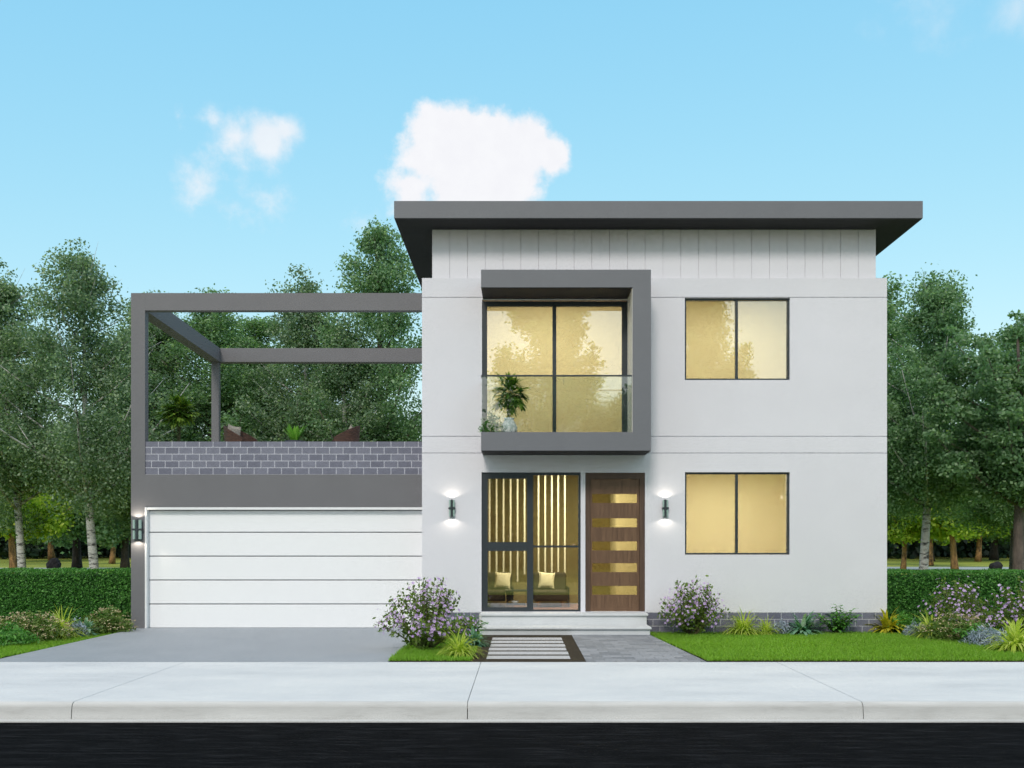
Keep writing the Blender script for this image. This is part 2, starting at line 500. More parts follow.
# ------------------------------------------------------------------ setting
prof_ground = [(260, 0.3), (60, -0.03), (6, -0.03), (2.5, -0.09), (-4.0, -0.09), (-4.6, -0.35), (-13.6, -0.35), (-14.1, -0.12), (-60, -0.03), (-160, 0.2)]
mb = MB()
for (ya, za), (yb, zb) in zip(prof_ground[:-1], prof_ground[1:]):
    mb.face(((-260, ya, za), (-260, yb, zb), (260, yb, zb), (260, ya, za)))
prop(mb.build('ground', M['field']), kind='structure')

# far edge of the ground: low rise so that the land meets the wood
mb = MB(); mb.box(-120, 120, -13.9, -7.0, -0.30, -0.165)
prop(mb.build('road', M['asphalt']), kind='structure')

# footpath with rounded kerb, cut into bays of about 3.6 m
joints = [-40 + 0.0]
x = -4.11 - 3.62 * 10
joints = [x + 3.62 * i for i in range(22)]
JG = 0.004
y_back, y_k = -4.25, -7.16


def footpath_profile(sgn=1, yb=y_back, yk=y_k):
    pr = [(yb, 0.0)]
    for i in range(7):
        t = i / 6 * math.pi / 2
        pr.append((yk - sgn * (0.055 * math.sin(t)), -0.055 + 0.055 * math.cos(t)))
    pr.append((yk - sgn * 0.075, -0.20))
    return pr


def footpath(name, kname, pr):
    mb, mk = MB(), MB()
    for a, b in zip(joints[:-1], joints[1:]):
        x0, x1 = a + JG, b - JG
        for i, ((ya, za), (yb, zb)) in enumerate(zip(pr[:-1], pr[1:])):
            (mb if i == 0 else mk).face(((x0, ya, za), (x0, yb, zb), (x1, yb, zb), (x1, ya, za)))
        for xx in (x0, x1):
            mb.face([(xx, pr[0][0], -0.2)] + [(xx, y, z) for y, z in pr[:2]] + [(xx, pr[1][0], -0.2)])
            mk.face([(xx, y, z) for y, z in pr[1:]] + [(xx, pr[1][0], -0.2)])
        mb.face(((x0, pr[0][0], 0), (x1, pr[0][0], 0), (x1, pr[0][0], -0.2), (x0, pr[0][0], -0.2)))
    # bed below the joints
    mb.face(((joints[0], pr[0][0], -0.018), (joints[0], pr[1][0], -0.018), (joints[-1], pr[1][0], -0.018), (joints[-1], pr[0][0], -0.018)))
    mk.face(((joints[0], pr[1][0], -0.018), (joints[0], pr[-1][0] + 0.03 * (1 if pr[0][0] > pr[-1][0] else -1), -0.06), (joints[-1], pr[-1][0] + 0.03 * (1 if pr[0][0] > pr[-1][0] else -1), -0.06), (joints[-1], pr[1][0], -0.018)))
    prop(mb.build(name, M['concrete']), kind='structure')
    prop(mk.build(kname, M['kerb'], smooth=False), kind='structure')


footpath('sidewalk', 'kerb', footpath_profile())
mb = MB(); mb.box(-60, 60, -7.33, -7.236, -0.25, -0.150)
prop(mb.build('gutter_edge', M['kerb'], bevel=0.006), kind='structure')

GF = 0.40                      # garage front plane
mb = MB(); mb.box(-6.56, -1.63, -4.235, 1.0, -0.2, 0.0)
prop(mb.build('driveway', M['drive']), kind='structure')
# paved entrance path and planting bed with stepping slabs
mb = MB(); mb.box(-0.60, 0.80, -4.235, -0.5, -0.2, 0.0)
prop(mb.build('soil_bed', M['soil']), kind='structure')
mb = MB()
top = [(0.80, -4.235), (2.27, -4.235), (2.02, -0.6), (0.80, -0.6)]
mb.face([(x, y, 0.006) for x, y in top])
for (xa, ya), (xb, yb) in zip(top, top[1:] + top[:1]):
    mb.face(((xa, ya, -0.2), (xb, yb, -0.2), (xb, yb, 0.006), (xa, ya, 0.006)))
prop(mb.build('brick_path', M['paver']), kind='structure')
# lawns: soil slab and green top
LZ = 0.012


def lz(y):
    return LZ - 0.062 * min(1.1, max(0.0, (y + 4.19) / 4.19))


lawns = {'right': [(2.31, -4.19), (15, -4.19), (15, 1.0), (6.12, 1.0), (6.12, -0.06), (2.10, -0.06)],
         'left': [(-1.60, -4.19), (-0.63, -4.19), (-0.63, -0.90), (-0.69, -0.02), (-1.60, -0.02)],
         'verge': [(-15, -4.19), (-6.59, -4.19), (-6.59, 0.36), (-6.70, 0.40), (-6.70, 1.0), (-15, 1.0)]}
mb, ms = MB(), MB()
for poly in lawns.values():
    mb.face([(x, y, lz(y)) for x, y in poly])
    for (xa, ya), (xb, yb) in zip(poly, poly[1:] + poly[:1]):
        ms.face(((xa, ya, -0.2), (xb, yb, -0.2), (xb, yb, lz(yb) - 0.002), (xa, ya, lz(ya) - 0.002)))
prop(mb.build('lawn', M['lawnbase']), kind='structure')
prop(ms.build('soil_edge', M['soil']), kind='structure')
mb = MB()
for i in range(40):
    xa, xb = -80 + 4 * i, -76 + 4 * i
    f = lambda x: 35 + 2.0 * math.sin(x * 0.07 + 1) + 0.06 * abs(x)
    mb.face(((xa, f(xa), -0.012), (xb, f(xb), -0.012), (xb, f(xb) + 6, -0.012), (xa, f(xa) + 6, -0.012)))
prop(mb.build('park_mist_strip', M['parkmist']), kind='structure')  # flat pale strip painted to stand for mist beyond the hedges


def inside(poly, X, Y):
    r = np.zeros(len(X), bool)
    for (xa, ya), (xb, yb) in zip(poly, poly[1:] + poly[:1]):
        c = ((ya > Y) != (yb > Y))
        with np.errstate(divide='ignore', invalid='ignore'):
            xi = (xb - xa) * (Y - ya) / (yb - ya + 1e-12) + xa
        r ^= c & (X < xi)
    return r


def grow_grass():
    rng = np.random.default_rng(5)
    P = []
    for key, (xa, xb, dens) in {'right': (2.0, 10.5, 3000), 'left': (-1.65, -0.6, 3200), 'verge': (-11, -6.58, 2400)}.items():
        poly = lawns[key]
        n = int((xb - xa) * 5.2 * dens)
        X = rng.uniform(xa, xb, n); Y = rng.uniform(-4.2, 1.0, n)
        k = inside(poly, X, Y)
        P.append(np.stack([X[k], Y[k]], 1))
        for (ax, ay), (bx, by) in zip(poly, poly[1:] + poly[:1]):      # denser fringe on the cut edges
            m = int(math.hypot(bx - ax, by - ay) * 160)
            t = rng.uniform(0, 1, m)
            q = np.stack([ax + (bx - ax) * t, ay + (by - ay) * t], 1) + rng.normal(0, 0.012, (m, 2))
            P.append(q[(q[:, 0] > xa - .1) & (q[:, 0] < xb + .1)])
    P = np.concatenate(P); n = len(P)
    patch = 0.5 + 0.5 * np.sin(P[:, 0] * 1.7 + np.sin(P[:, 1] * 1.3) * 2) * np.sin(P[:, 1] * 2.1 + P[:, 0] * 0.6)
    h = rng.uniform(0.022, 0.058, n) * (0.85 + 0.35 * patch); w = rng.uniform(0.005, 0.010, n)
    ang = rng.uniform(0, 2 * np.pi, n); lean = rng.normal(0, 0.45, (n, 2)) * h[:, None]
    G = LZ - 0.062 * np.clip((P[:, 1] + 4.19) / 4.19, 0, 1.1)
    V = np.empty((n, 3, 3), np.float32)
    V[:, 0, 0] = P[:, 0] - np.cos(ang) * w; V[:, 0, 1] = P[:, 1] - np.sin(ang) * w; V[:, 0, 2] = G - 0.003
    V[:, 1, 0] = P[:, 0] + np.cos(ang) * w; V[:, 1, 1] = P[:, 1] + np.sin(ang) * w; V[:, 1, 2] = G - 0.003
    V[:, 2, 0] = P[:, 0] + lean[:, 0]; V[:, 2, 1] = P[:, 1] + lean[:, 1]; V[:, 2, 2] = G + h
    me = bpy.data.meshes.new('grass')
    me.vertices.add(n * 3); me.loops.add(n * 3); me.polygons.add(n)
    me.vertices.foreach_set('co', V.reshape(-1))
    me.loops.foreach_set('vertex_index', np.arange(n * 3, dtype=np.int32))
    me.polygons.foreach_set('loop_start', np.arange(0, n * 3, 3, dtype=np.int32))
    me.materials.append(M['grass'])
    a = me.attributes.new('tint', 'FLOAT', 'FACE')
    a.data.foreach_set('value', np.clip(rng.normal(0.45, 0.22, n) + 0.15 * (patch - .5), 0, 1).astype(np.float32))
    me.update(calc_edges=True)
    o = bpy.data.objects.new('grass', me); COL.objects.link(o)
    prop(o, 'short bright green lawn grass beside driveway and entrance path', 'grass', kind='stuff')


grow_grass()

# ------------------------------------------------------------------ house
house = empty('house', (2.2, 0, 0))
prop(house, 'two storey white and grey modern house with flat roof, garage and roof terrace', 'house')
HX = -2.2                      # children are placed in world coordinates, shifted by the empty


def hb(mb, name, mats, parent=house, **kw):
    o = mb.build(name, mats, parent, **kw)
    if parent is house: o.location = (HX, 0, 0)
    return o


X0, X1 = -1.65, 6.10
PAR = 1.457 + (543 - 278) / 60.0        # top of the lower wall
o_bal = (-0.65, 1.783, 3.19, 5.515)
o_hall = (-0.658, 0.995, 0.313, 2.635)
o_door = (1.072, 2.067, 0.313, 2.630)
o_up = (2.73, 4.483, 4.174, 5.544)
o_lo = (2.733, 4.482, 1.26, 2.637)
openings = [o_bal, o_hall, o_door, o_up, o_lo]
grooves = []
for py in (297.3, 436.3, 453.0):
    z = 1.457 + (543 - py) / 60
    grooves.append((X0 - 1, X1 + 1, z - 0.007, z + 0.007))
PL = 0.30
mb = MB()
wall_with_openings(mb, X0, X1, PL, PAR, 0.0, 0.016, openings + grooves, back=False)
wall_with_openings(mb, X0 + 0.001, X1 - 0.001, -0.10, PAR - 0.001, 0.016, 0.25, openings)
mb.box(X0, X0 + 0.25, 0.25, 9.0, 0.0, PAR)
mb.box(X1 - 0.25, X1, 0.25, 9.0, 0.0, PAR)
mb.box(X0 + 0.25, X1 - 0.25, 8.75, 9.0, 0.0, PAR)
hb(mb, 'wall', M['render'])
for a, b in ((X0 - 0.0, -0.70), (2.10, X1)):
    mb = MB(); mb.box(a, b, 0.004, 0.0155, -0.10, PL - 0.002)
    hb(mb, 'brick_plinth', M['plinth'])
# upper clad storey under the roof
cx0, cx1 = gx(432, 0.03), gx(876, 0.03)
mb = MB()
nb = 25
pitch = (cx1 - cx0) / nb
for i in range(nb):
    mb.box(cx0 + i * pitch + 0.004, cx0 + (i + 1) * pitch - 0.004, 0.03, 0.045, PAR - 0.02, 6.688)
mb.box(cx0 + 0.002, cx1 - 0.002, 0.046, 0.2, PAR - 0.02, 6.687)
mb.box(cx0 + 0.002, cx1 - 0.002, 8.7, 8.9, PAR - 0.02, 6.687)
mb.box(cx0 + 0.002, cx0 + 0.2, 0.201, 8.699, PAR - 0.02, 6.687)
mb.box(cx1 - 0.2, cx1 - 0.002, 0.201, 8.699, PAR - 0.02, 6.687)
hb(mb, 'clad_upper_wall', M['cladding'])
for a, b in ((X0 + 0.02, X0 + 0.24), (X1 - 0.24, X1 - 0.02)):
    mb = MB(); mb.box(a, b, 0.02, 8.98, PAR - 0.12, PAR - 0.06)
    hb(mb, 'parapet_gutter', M['gap'])
rx0, rx1 = (394 - 521) / (F / 15.5), (923 - 521) / (F / 15.5)
mb = MB()
mb.box(rx0, rx1, -0.50, 9.6, 6.701, 6.982)
roof = hb(mb, 'roof', M['fascia'], bevel=0.006)
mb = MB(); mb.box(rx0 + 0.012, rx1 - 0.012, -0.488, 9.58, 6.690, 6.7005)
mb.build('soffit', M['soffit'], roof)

# --- balcony box
YB = -0.70
bx0, bxi, bx1 = -0.637, 1.780, 2.072
bz0, bzf, bzc, bz1 = 2.930, 3.226, 5.532, 5.814
mb = MB()
prof = [(bx0, bz0), (bx1, bz0), (bx1, bz1), (bx0, bz1), (bx0, bzc), (bxi, bzc), (bxi, bzf), (bx0, bzf)]
n = len(prof)
for y, rev in ((YB, False), (-0.001, True)):
    for q in ((0, 1, 6, 7), (1, 2, 5, 6), (2, 3, 4, 5)):
        pts = [(prof[i][0], y, prof[i][1]) for i in q]
        mb.face(pts[::-1] if rev else pts)
for i in range(n):
    a, b = prof[i], prof[(i + 1) % n]
    mb.face(((a[0], YB, a[1]), (a[0], -0.001, a[1]), (b[0], -0.001, b[1]), (b[0], YB, b[1])))
balc = hb(mb, 'balcony_surround', M['fascia'])
mb = MB(); mb.box(bxi - 0.008, bxi - 0.001, YB + 0.012, -0.002, bzf + 0.002, bzc - 0.012)
mb.build('reveal_lining', M['reveal'], balc)
mb = MB(); mb.box(bx0 + 0.006, bxi - 0.010, YB + 0.012, -0.002, bzc - 0.010, bzc - 0.001)  # dark sheet puts shade into the balcony ceiling
mb.build('ceiling_shade_sheet', M['soffit'], balc)
mb = MB(); mb.box(bx0 + 0.006, bx1 - 0.006, YB + 0.012, -0.002, bz0 - 0.010, bz0 - 0.001)  # thin dark sheet painting the shade below the balcony box
mb.build('underside_shade_sheet', M['soffit'], balc)
bal = None
gz1 = 4.115
xj = gx(564, YB)
for a, b in ((bx0 + 0.012, xj - 0.001), (xj + 0.001, bxi - 0.012)):
    mb = MB(); mb.box(a, b, YB + 0.030, YB + 0.042, bzf + 0.012, gz1)
    hb(mb, 'balustrade_pane', M['rail_glass'])
mb = MB(); mb.box(bx0 + 0.012, bx0 + 0.024, YB + 0.05, -0.02, bzf + 0.012, gz1)
hb(mb, 'balustrade_pane', M['rail_glass'])
mb = MB()
mb.box(bx0, bxi - 0.01, YB + 0.024, YB + 0.048, gz1 + 0.001, gz1 + 0.026)
mb.box(bx0, bx0 + 0.026, YB + 0.049, -0.003, gz1 + 0.001, gz1 + 0.026)
hb(mb, 'handrail', M['frame'])
for z0, z1 in ((gz1 - 0.12, gz1), (bzf + 0.001, bzf + 0.12)):
    mb = MB(); mb.box(xj - 0.004, xj + 0.004, YB + 0.026, YB + 0.046, z0, z1)
    hb(mb, 'glass_clip', M['frame'])
mb = MB(); mb.box(bx0, bx0 + 0.02, YB + 0.02, YB + 0.05, bzf, gz1)


def glazed(name, x0, x1, z0, z1, y, bars, panes, depth=0.07, parent=house, mat='frame'):
    """frame of bars (x0,x1,z0,z1) with one glass sheet per pane"""
    mb = MB()
    for i, b in enumerate(bars):
        mb.box(b[0], b[1], y + 0.001 * (i % 3), y + depth - 0.001 * (i % 3), b[2], b[3])
    o = hb(mb, name, M[mat], parent)
    for p in panes:
        g = MB(); g.box(p[0] - 0.004, p[1] + 0.004, y + depth * 0.5 - 0.003, y + depth * 0.5 + 0.003, p[2] - 0.004, p[3] + 0.004)
        g.build('pane', M['hall_glass' if name == 'hall_window' else 'glass'], o)
    return o


# balcony sliding door
fx = lambda px: (px - 521) / 60.0
fz = lambda py: 1.457 + (543 - py) / 60.0
x0, x1, z0, z1 = o_bal
a, b, c, d = fx(487), fx(552.6), fx(556.4), fx(622.2)
zt = fz(305.8)
glazed('balcony_door', x0, x1, z0, z1, 0.03,
       [(x0 + 0.002, a, z0 + 0.002, z1 - 0.02), (d, x1 - 0.002, z0 + 0.002, z1 - 0.02), (a, d, zt, z1 - 0.02), (b, c, z0 + 0.06, zt), (a, d, z0 + 0.002, z0 + 0.06)],
       [(a, b, z0 + 0.06, zt), (c, d, z0 + 0.06, zt)])
# two right windows
for (x0, x1, z0, z1) in (o_up, o_lo):
    fw = 0.032
    xm = fx(737.4)
    glazed('window', x0, x1, z0, z1, 0.045,
           [(x0 + 0.002, x0 + fw, z0 + 0.002, z1 - 0.002), (x1 - fw, x1 - 0.002, z0 + 0.002, z1 - 0.002), (x0 + fw, x1 - fw, z1 - fw, z1 - 0.002),
            (x0 + fw, x1 - fw, z0 + 0.002, z0 + fw), (xm - 0.02, xm + 0.02, z0 + fw, z1 - fw)],
           [(x0 + fw, xm - 0.02, z0 + fw, z1 - fw), (xm + 0.02, x1 - fw, z0 + fw, z1 - fw)])
# hall window beside the door
x0, x1, z0, z1 = o_hall
l0, l1, r0, r1 = fx(487.5), fx(527), fx(533.3), fx(578.4)
zt = fz(478.5); ta, tb = fz(551), fz(542); ba = fz(607.5); ra, rb = fz(547.5), fz(545.5)
glazed('hall_window', x0, x1, z0, z1, 0.03,
       [(x0 + 0.002, l0, z0 + 0.002, z1 - 0.002), (l1, r0, z0 + 0.002, z1 - 0.002), (r1, x1 - 0.002, z0 + 0.002, z1 - 0.002),
        (l0, l1, zt, z1 - 0.002), (l0, l1, ta, tb), (l0, l1, z0 + 0.002, ba), (r0, r1, fz(475), z1 - 0.002), (r0, r1, ra, rb), (r0, r1, z0 + 0.002, fz(609.8))],
       [(l0, l1, tb, zt), (l0, l1, ba, ta), (r0, r1, rb, fz(475)), (r0, r1, fz(609.8), ra)])
# front door with five slot panes
x0, x1, z0, z1 = o_door
dx0, dx1 = fx(590.3), fx(640.0)
mb = MB()
mb.box(x0 + 0.002, dx0, 0.02, 0.14, z0 + 0.002, z1 - 0.002)
mb.box(dx1, x1 - 0.002, 0.02, 0.14, z0 + 0.002, z1 - 0.002)
mb.box(dx0, dx1, 0.021, 0.139, fz(479.0), z1 - 0.002)
door = hb(mb, 'front_door', M['doorframe'])
slots = [(493.8, 502.8), (518.2, 527.2), (541.5, 550.4), (563.3, 572.2), (586.0, 595.0)]
sx0, sx1 = fx(592.4), fx(637.6)
mb = MB()
wall_with_openings(mb, dx0 + 0.004, dx1 - 0.004, z0 + 0.006, fz(479.0) - 0.004, 0.045, 0.095, [(sx0, sx1, fz(b), fz(t)) for t, b in slots])
mb.build('door_leaf', M['door'], door)
for t, b in slots:
    g = MB(); g.box(sx0 - 0.002, sx1 + 0.002, 0.067, 0.073, fz(b) - 0.002, fz(t) + 0.002)
    g.build('slot_pane', M['slot_glass'], door)
# entrance steps
mb = MB()
mb.box(-0.645, 2.055, -0.325, -0.001, 0.0, 0.270)
mb.box(-0.665, 2.075, -0.362, -0.001, 0.271, 0.307)
mb.box(-0.650, 2.040, -0.825, -0.326, 0.0, 0.092)
mb.box(-0.680, 2.060, -0.862, -0.326, 0.093, 0.127)
hb(mb, 'entrance_steps', M['step'], bevel=0.006)

# --- interiors
def room(x0, x1, y0, y1, z0, z1, walls, floor, backmat=None):
    mb = MB()
    mb.face(((x0, y1, z0), (x1, y1, z0), (x1, y1, z1), (x0, y1, z1)))
    mb.face(((x0, y0, z0), (x0, y1, z0), (x0, y1, z1), (x0, y0, z1)))
    mb.face(((x1, y1, z0), (x1, y0, z0), (x1, y0, z1), (x1, y1, z1)))
    mb.face(((x0, y0, z1), (x0, y1, z1), (x1, y1, z1), (x1, y0, z1)))
    mb.face(((x0, y0, z0), (x1, y0, z0), (x1, y1, z0), (x0, y1, z0)), 1)
    hb(mb, 'room_lining', [walls, floor])


def lamp(name, loc, size, power, col=(1.0, 0.90, 0.66), rot=(0, 0, 0), sy=None):
    d = bpy.data.lights.new(name, 'AREA')
    d.energy = power; d.color = col; d.shape = 'RECTANGLE'; d.size = size; d.size_y = sy or size
    o = bpy.data.objects.new(name, d); COL.objects.link(o)
    o.parent = house; o.location = (loc[0] + HX, loc[1], loc[2]); o.rotation_euler = rot
    return o


room(-1.39, 2.30, 0.26, 3.2, 3.19, 6.4, M['roomwall'], M['floorwood'])
room(2.40, 5.84, 0.26, 3.2, 3.19, 6.4, M['roomwall'], M['floorwood'])
room(2.40, 5.84, 0.26, 3.2, 0.30, 3.0, M['roomwall'], M['floorwood'])
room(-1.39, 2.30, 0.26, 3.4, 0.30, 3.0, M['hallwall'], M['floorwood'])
lamp('bedroom_lamp', (0.5, 1.3, 6.3), 1.6, 98)
lamp('study_lamp', (3.9, 1.3, 6.3), 1.6, 82)
lamp('kitchen_lamp', (3.9, 1.3, 2.9), 1.6, 98)
lamp('hall_lamp', (0.8, 1.1, 2.9), 1.4, 115)
# pale panel of the hall behind the door, and a slatted screen lit from the ceiling
mb = MB(); mb.box(1.80, 2.28, 2.2, 3.38, 0.302, 2.98)
hb(mb, 'hall_cupboard', M['roomwall'])
mb = MB()
for k, px in enumerate((489.6, 496.6, 503.6, 510.6, 517.6, 524.6, 538.5, 545.2, 551.8, 558.2, 564.8)):
    sx = gx(px, 2.3)
    mb.box(sx - 0.015, sx + 0.015, 2.27, 2.33, 0.86 if k % 2 else 0.72, 2.99)
hb(mb, 'slat_screen', M['slat'])
mb = MB(); mb.box(-1.0, 1.2, 2.24, 2.36, 0.302, 0.70)
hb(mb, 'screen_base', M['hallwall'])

# --- garage and roof terrace
gs = F / (GF - CAM_Y)
kx = lambda px: (px - 521) / gs
kz = lambda py: EYE + (543 - py) / gs
px0, px1 = kx(131), kx(145)
bt0, bt1 = kz(310.3), kz(293)
pt = kz(441.5); pb = kz(474.5); ob = kz(507.3)
GB = 4.50                       # back line of the terrace
xe = X0 - 0.003
mb = MB()                        # front face of the garage: band, post and side/back walls
mb.box(px1, xe, GF, GF + 0.25, ob, pb)
mb.box(px0, px1, GF, GF + 0.15, 0.0, bt1)
mb.box(px0, px1, GF + 0.151, GB + 0.24, 0.0, pb)
mb.box(px1, xe, GB, GB + 0.24, 0.0, pb)
hb(mb, 'garage_wall', M['pergola'])
mb = MB(); mb.box(px1 + 0.002, xe, GF + 0.014, GF + 0.23, pb + 0.001, pt)
hb(mb, 'brick_parapet', M['parapet'])
mb = MB(); mb.box(px1 + 0.001, xe, GF + 0.235, GB - 0.001, 2.45, 2.72)
hb(mb, 'terrace_floor', M['step'])
mb = MB()
mb.box(px0, px1, GF + 0.30, GB + 0.24, pb + 0.001, pb + 0.06)
hb(mb, 'side_coping', M['pergola'])
mb = MB(); mb.box(px1 + 0.001, xe, GF + 0.001, GF + 0.15, bt0, bt1)
hb(mb, 'pergola_front_beam', M['pergola'])
mb = MB(); mb.box(px0 + 0.002, px1 - 0.002, GF + 0.151, GB - 0.001, bt0 + 0.002, bt1 - 0.002)
FALL = 0.11
mb.v = [(x_, y_, z_ - (FALL if y_ > 2 else 0)) for x_, y_, z_ in mb.v]
hb(mb, 'pergola_side_beam', M['pergola'])
mb = MB(); mb.box(px0, xe, GB, GB + 0.22, bt0 - FALL, bt1 - FALL)
hb(mb, 'pergola_back_beam', M['pergola'], bevel=0.004)
mb = MB(); mb.box(px0 + 0.05, px1 - 0.03, GB + 0.001, GB + 0.12, pb + 0.061, bt0 - FALL - 0.001)
hb(mb, 'pergola_post', M['pergola'], bevel=0.004)
# sectional garage door
DY = GF + 0.09
mb = MB()
mb.box(px1 + 0.001, px1 + 0.032, GF - 0.012, DY + 0.1, 0.0, ob - 0.001)
mb.box(px1 + 0.041, xe, GF - 0.012, DY + 0.1, ob - 0.042, ob - 0.001)
gd = hb(mb, 'garage_door', M['white'], bevel=0.003)
zs_ = [-0.006, kz(604.4), kz(580.3), kz(556.3), kz(532.3), ob - 0.046]
for k, (za, zb) in enumerate(zip(zs_[:-1], zs_[1:])):
    mb = MB(); mb.box(px1 + 0.036, xe, DY, DY + 0.04, za + 0.009, zb - 0.009)
    mb.build('door_panel', M['garage'], gd, bevel=0.006)
mb = MB(); mb.box(px1 + 0.041, xe, DY + 0.02, DY + 0.035, 0.005, ob - 0.045)
mb.build('door_backing', M['gap'], gd)


# ------------------------------------------------------------------ lamps on the walls
def sconce(x, y, z, h, w, label, power):
    e = empty('wall_lamp', (x, y, z))
    prop(e, label, 'wall lamp', 'up and down wall lamps on the facade')
    mb = MB(); mb.box(-w * 0.42, w * 0.42, -0.012, -0.0005, -h * 0.46, h * 0.46)
    mb.build('back_plate', M['frame'], e)
    mb = MB(); mb.box(-w * 0.13, w * 0.13, -0.075, -0.012, -h * 0.5, h * 0.5)
    mb.build('lamp_body', M['frame'], e, bevel=0.004)
    mb = MB(); mb.box(-w * 0.55, w * 0.55, -0.072, -0.0125, -0.014, 0.014)
    mb.build('cross_band', M['frame'], e)
    for s in (-1, 1):
        for t in (-1, 1):
            mb = MB()
            mb.tube([(s * w * 0.30, -0.042, t * 0.016), (s * w * 0.30, -0.042, t * h * 0.47)], w * 0.17, 12)
            mb.build('glass_tube', M['greenglass'], e, smooth=False)
    for t in (-1, 1):
        d = bpy.data.lights.new('lamp_beam', 'SPOT')
        d.energy = power; d.color = (1.0, 0.90, 0.74); d.spot_size = R(150); d.spot_blend = 0.35; d.shadow_soft_size = 0.015
        o = bpy.data.objects.new('lamp_beam', d); COL.objects.link(o); o.parent = e
        o.location = (0, -0.08, t * (h * 0.5 + 0.005))
        o.rotation_euler = (0 if t < 0 else math.pi, 0, 0)


sx_, sz_ = at(452, 508.3, 0)
sconce(sx_, 0, sz_, 0.29, 0.10, 'slim glass wall lamp on white wall left of the tall hall window', 1.7)
sx_, sz_ = at(665, 508.3, 0)
sconce(sx_, 0, sz_, 0.29, 0.10, 'slim glass wall lamp on white wall right of the wooden door', 1.7)
sx_, sz_ = at(138.2, 529.5, GF)
sconce(sx_, GF, sz_, 0.35, 0.16, 'dark wall lamp on grey garage post beside white garage door', 5.0)


# ------------------------------------------------------------------ furniture
def rbox(mb_args, name, mat, parent, bev=0.02):
    mb = MB(); mb.box(*mb_args)
    o = mb.build(name, mat, parent)
    bv = o.modifiers.new('bevel', 'BEVEL'); bv.width = bev; bv.segments = 3
    return o


def pillow_mesh(w, h, t):
    mb = MB(); n = 8
    for sgn in (-1, 1):
        for i in range(n):
            for j in range(n):
                q = []
                for di, dj in ((0, 0), (1, 0), (1, 1), (0, 1)):
                    u, v = -1 + 2 * (i + di) / n, -1 + 2 * (j + dj) / n
                    th = (max(0, (1 - u * u) * (1 - v * v))) ** 0.45
                    pin = 1 - 0.10 * (1 - abs(u) ** 2) * abs(v) ** 4
                    pin2 = 1 - 0.10 * (1 - abs(v) ** 2) * abs(u) ** 4
                    q.append((u * w / 2 * pin2, sgn * t / 2 * th, v * h / 2 * pin))
                mb.face(q if sgn < 0 else q[::-1])
    return mb


def lounge_chair(x, y, label):
    e = empty('lounge_chair', (x, y, 0.301))
    prop(e, label, 'chair', 'lounge chairs inside the hall')
    rbox((-0.31, 0.31, -0.36, 0.30, 0.11, 0.30), 'seat', M['chairfab'], e, 0.04)
    o = rbox((-0.31, 0.31, 0.0, 0.12, 0.0, 0.36), 'backrest', M['chairfab'], e, 0.04)
    o.location = (0, 0.22, 0.27); o.rotation_euler = (R(-14), 0, 0)
    for s in (-1, 1):
        mb = MB(); mb.box(s * 0.325 - 0.012, s * 0.325 + 0.012, -0.36, 0.34, 0.33, 0.355)
        mb.box(s * 0.325 - 0.012, s * 0.325 + 0.012, -0.36, -0.335, 0.0, 0.33)
        mb.box(s * 0.325 - 0.012, s * 0.325 + 0.012, 0.315, 0.34, 0.0, 0.33)
        mb.build('arm_frame', M['black'], e)
        for yy in (-0.30, 0.24):
            mb = MB(); mb.lathe([(0.018, 0.0), (0.022, 0.06), (0.026, 0.11)], s * 0.22, yy, 10)
            mb.build('leg', M['brass'], e)


for px, lab, labc in ((495, 'dark lounge chair behind hall window, partly hidden by low table', 'cream cushion on the lounge chair beside the low table'),
                      (550, 'dark lounge chair behind the clear right pane of hall window', 'cream cushion on the lounge chair nearest the front door')):
    x = gx(px, 1.6)
    lounge_chair(x, 1.6, lab)
    o = pillow_mesh(0.30, 0.30, 0.11).build('cushion', M['cushion'], None, smooth=True)
    o.location = (x + (0.14 if px < 500 else -0.06), 1.66, 0.775); o.rotation_euler = (R(-14), R(4), 0)
    prop(o, labc, 'cushion', 'cream cushions in the hall')
x = gx(516, 1.1)
e = empty('side_table', (x, 1.1, 0.301)); prop(e, 'low black open side table standing before the hall lounge chairs', 'table')
rbox((-0.20, 0.20, -0.2, 0.2, 0.30, 0.325), 'table_top', M['black'], e, 0.004)
rbox((-0.19, 0.19, -0.19, 0.19, 0.06, 0.08), 'shelf', M['black'], e, 0.004)
for sx in (-1, 1):
    for sy in (-1, 1):
        mb = MB(); mb.box(sx * 0.18 - 0.01, sx * 0.18 + 0.01, sy * 0.18 - 0.01, sy * 0.18 + 0.01, 0.0, 0.30)
        mb.build('leg', M['brass'], e)
mb = MB(); mb.lathe([(0.001, 0), (0.045, 0.0), (0.07, 0.05), (0.06, 0.05), (0.04, 0.01), (0.001, 0.01)], 0, 0, 16)
o = mb.build('bowl', M['pot_white'], None, smooth=True); o.location = (x - 0.02, 1.02, 0.382)
prop(o, 'small white bowl on the lower shelf of the black side table', 'bowl')


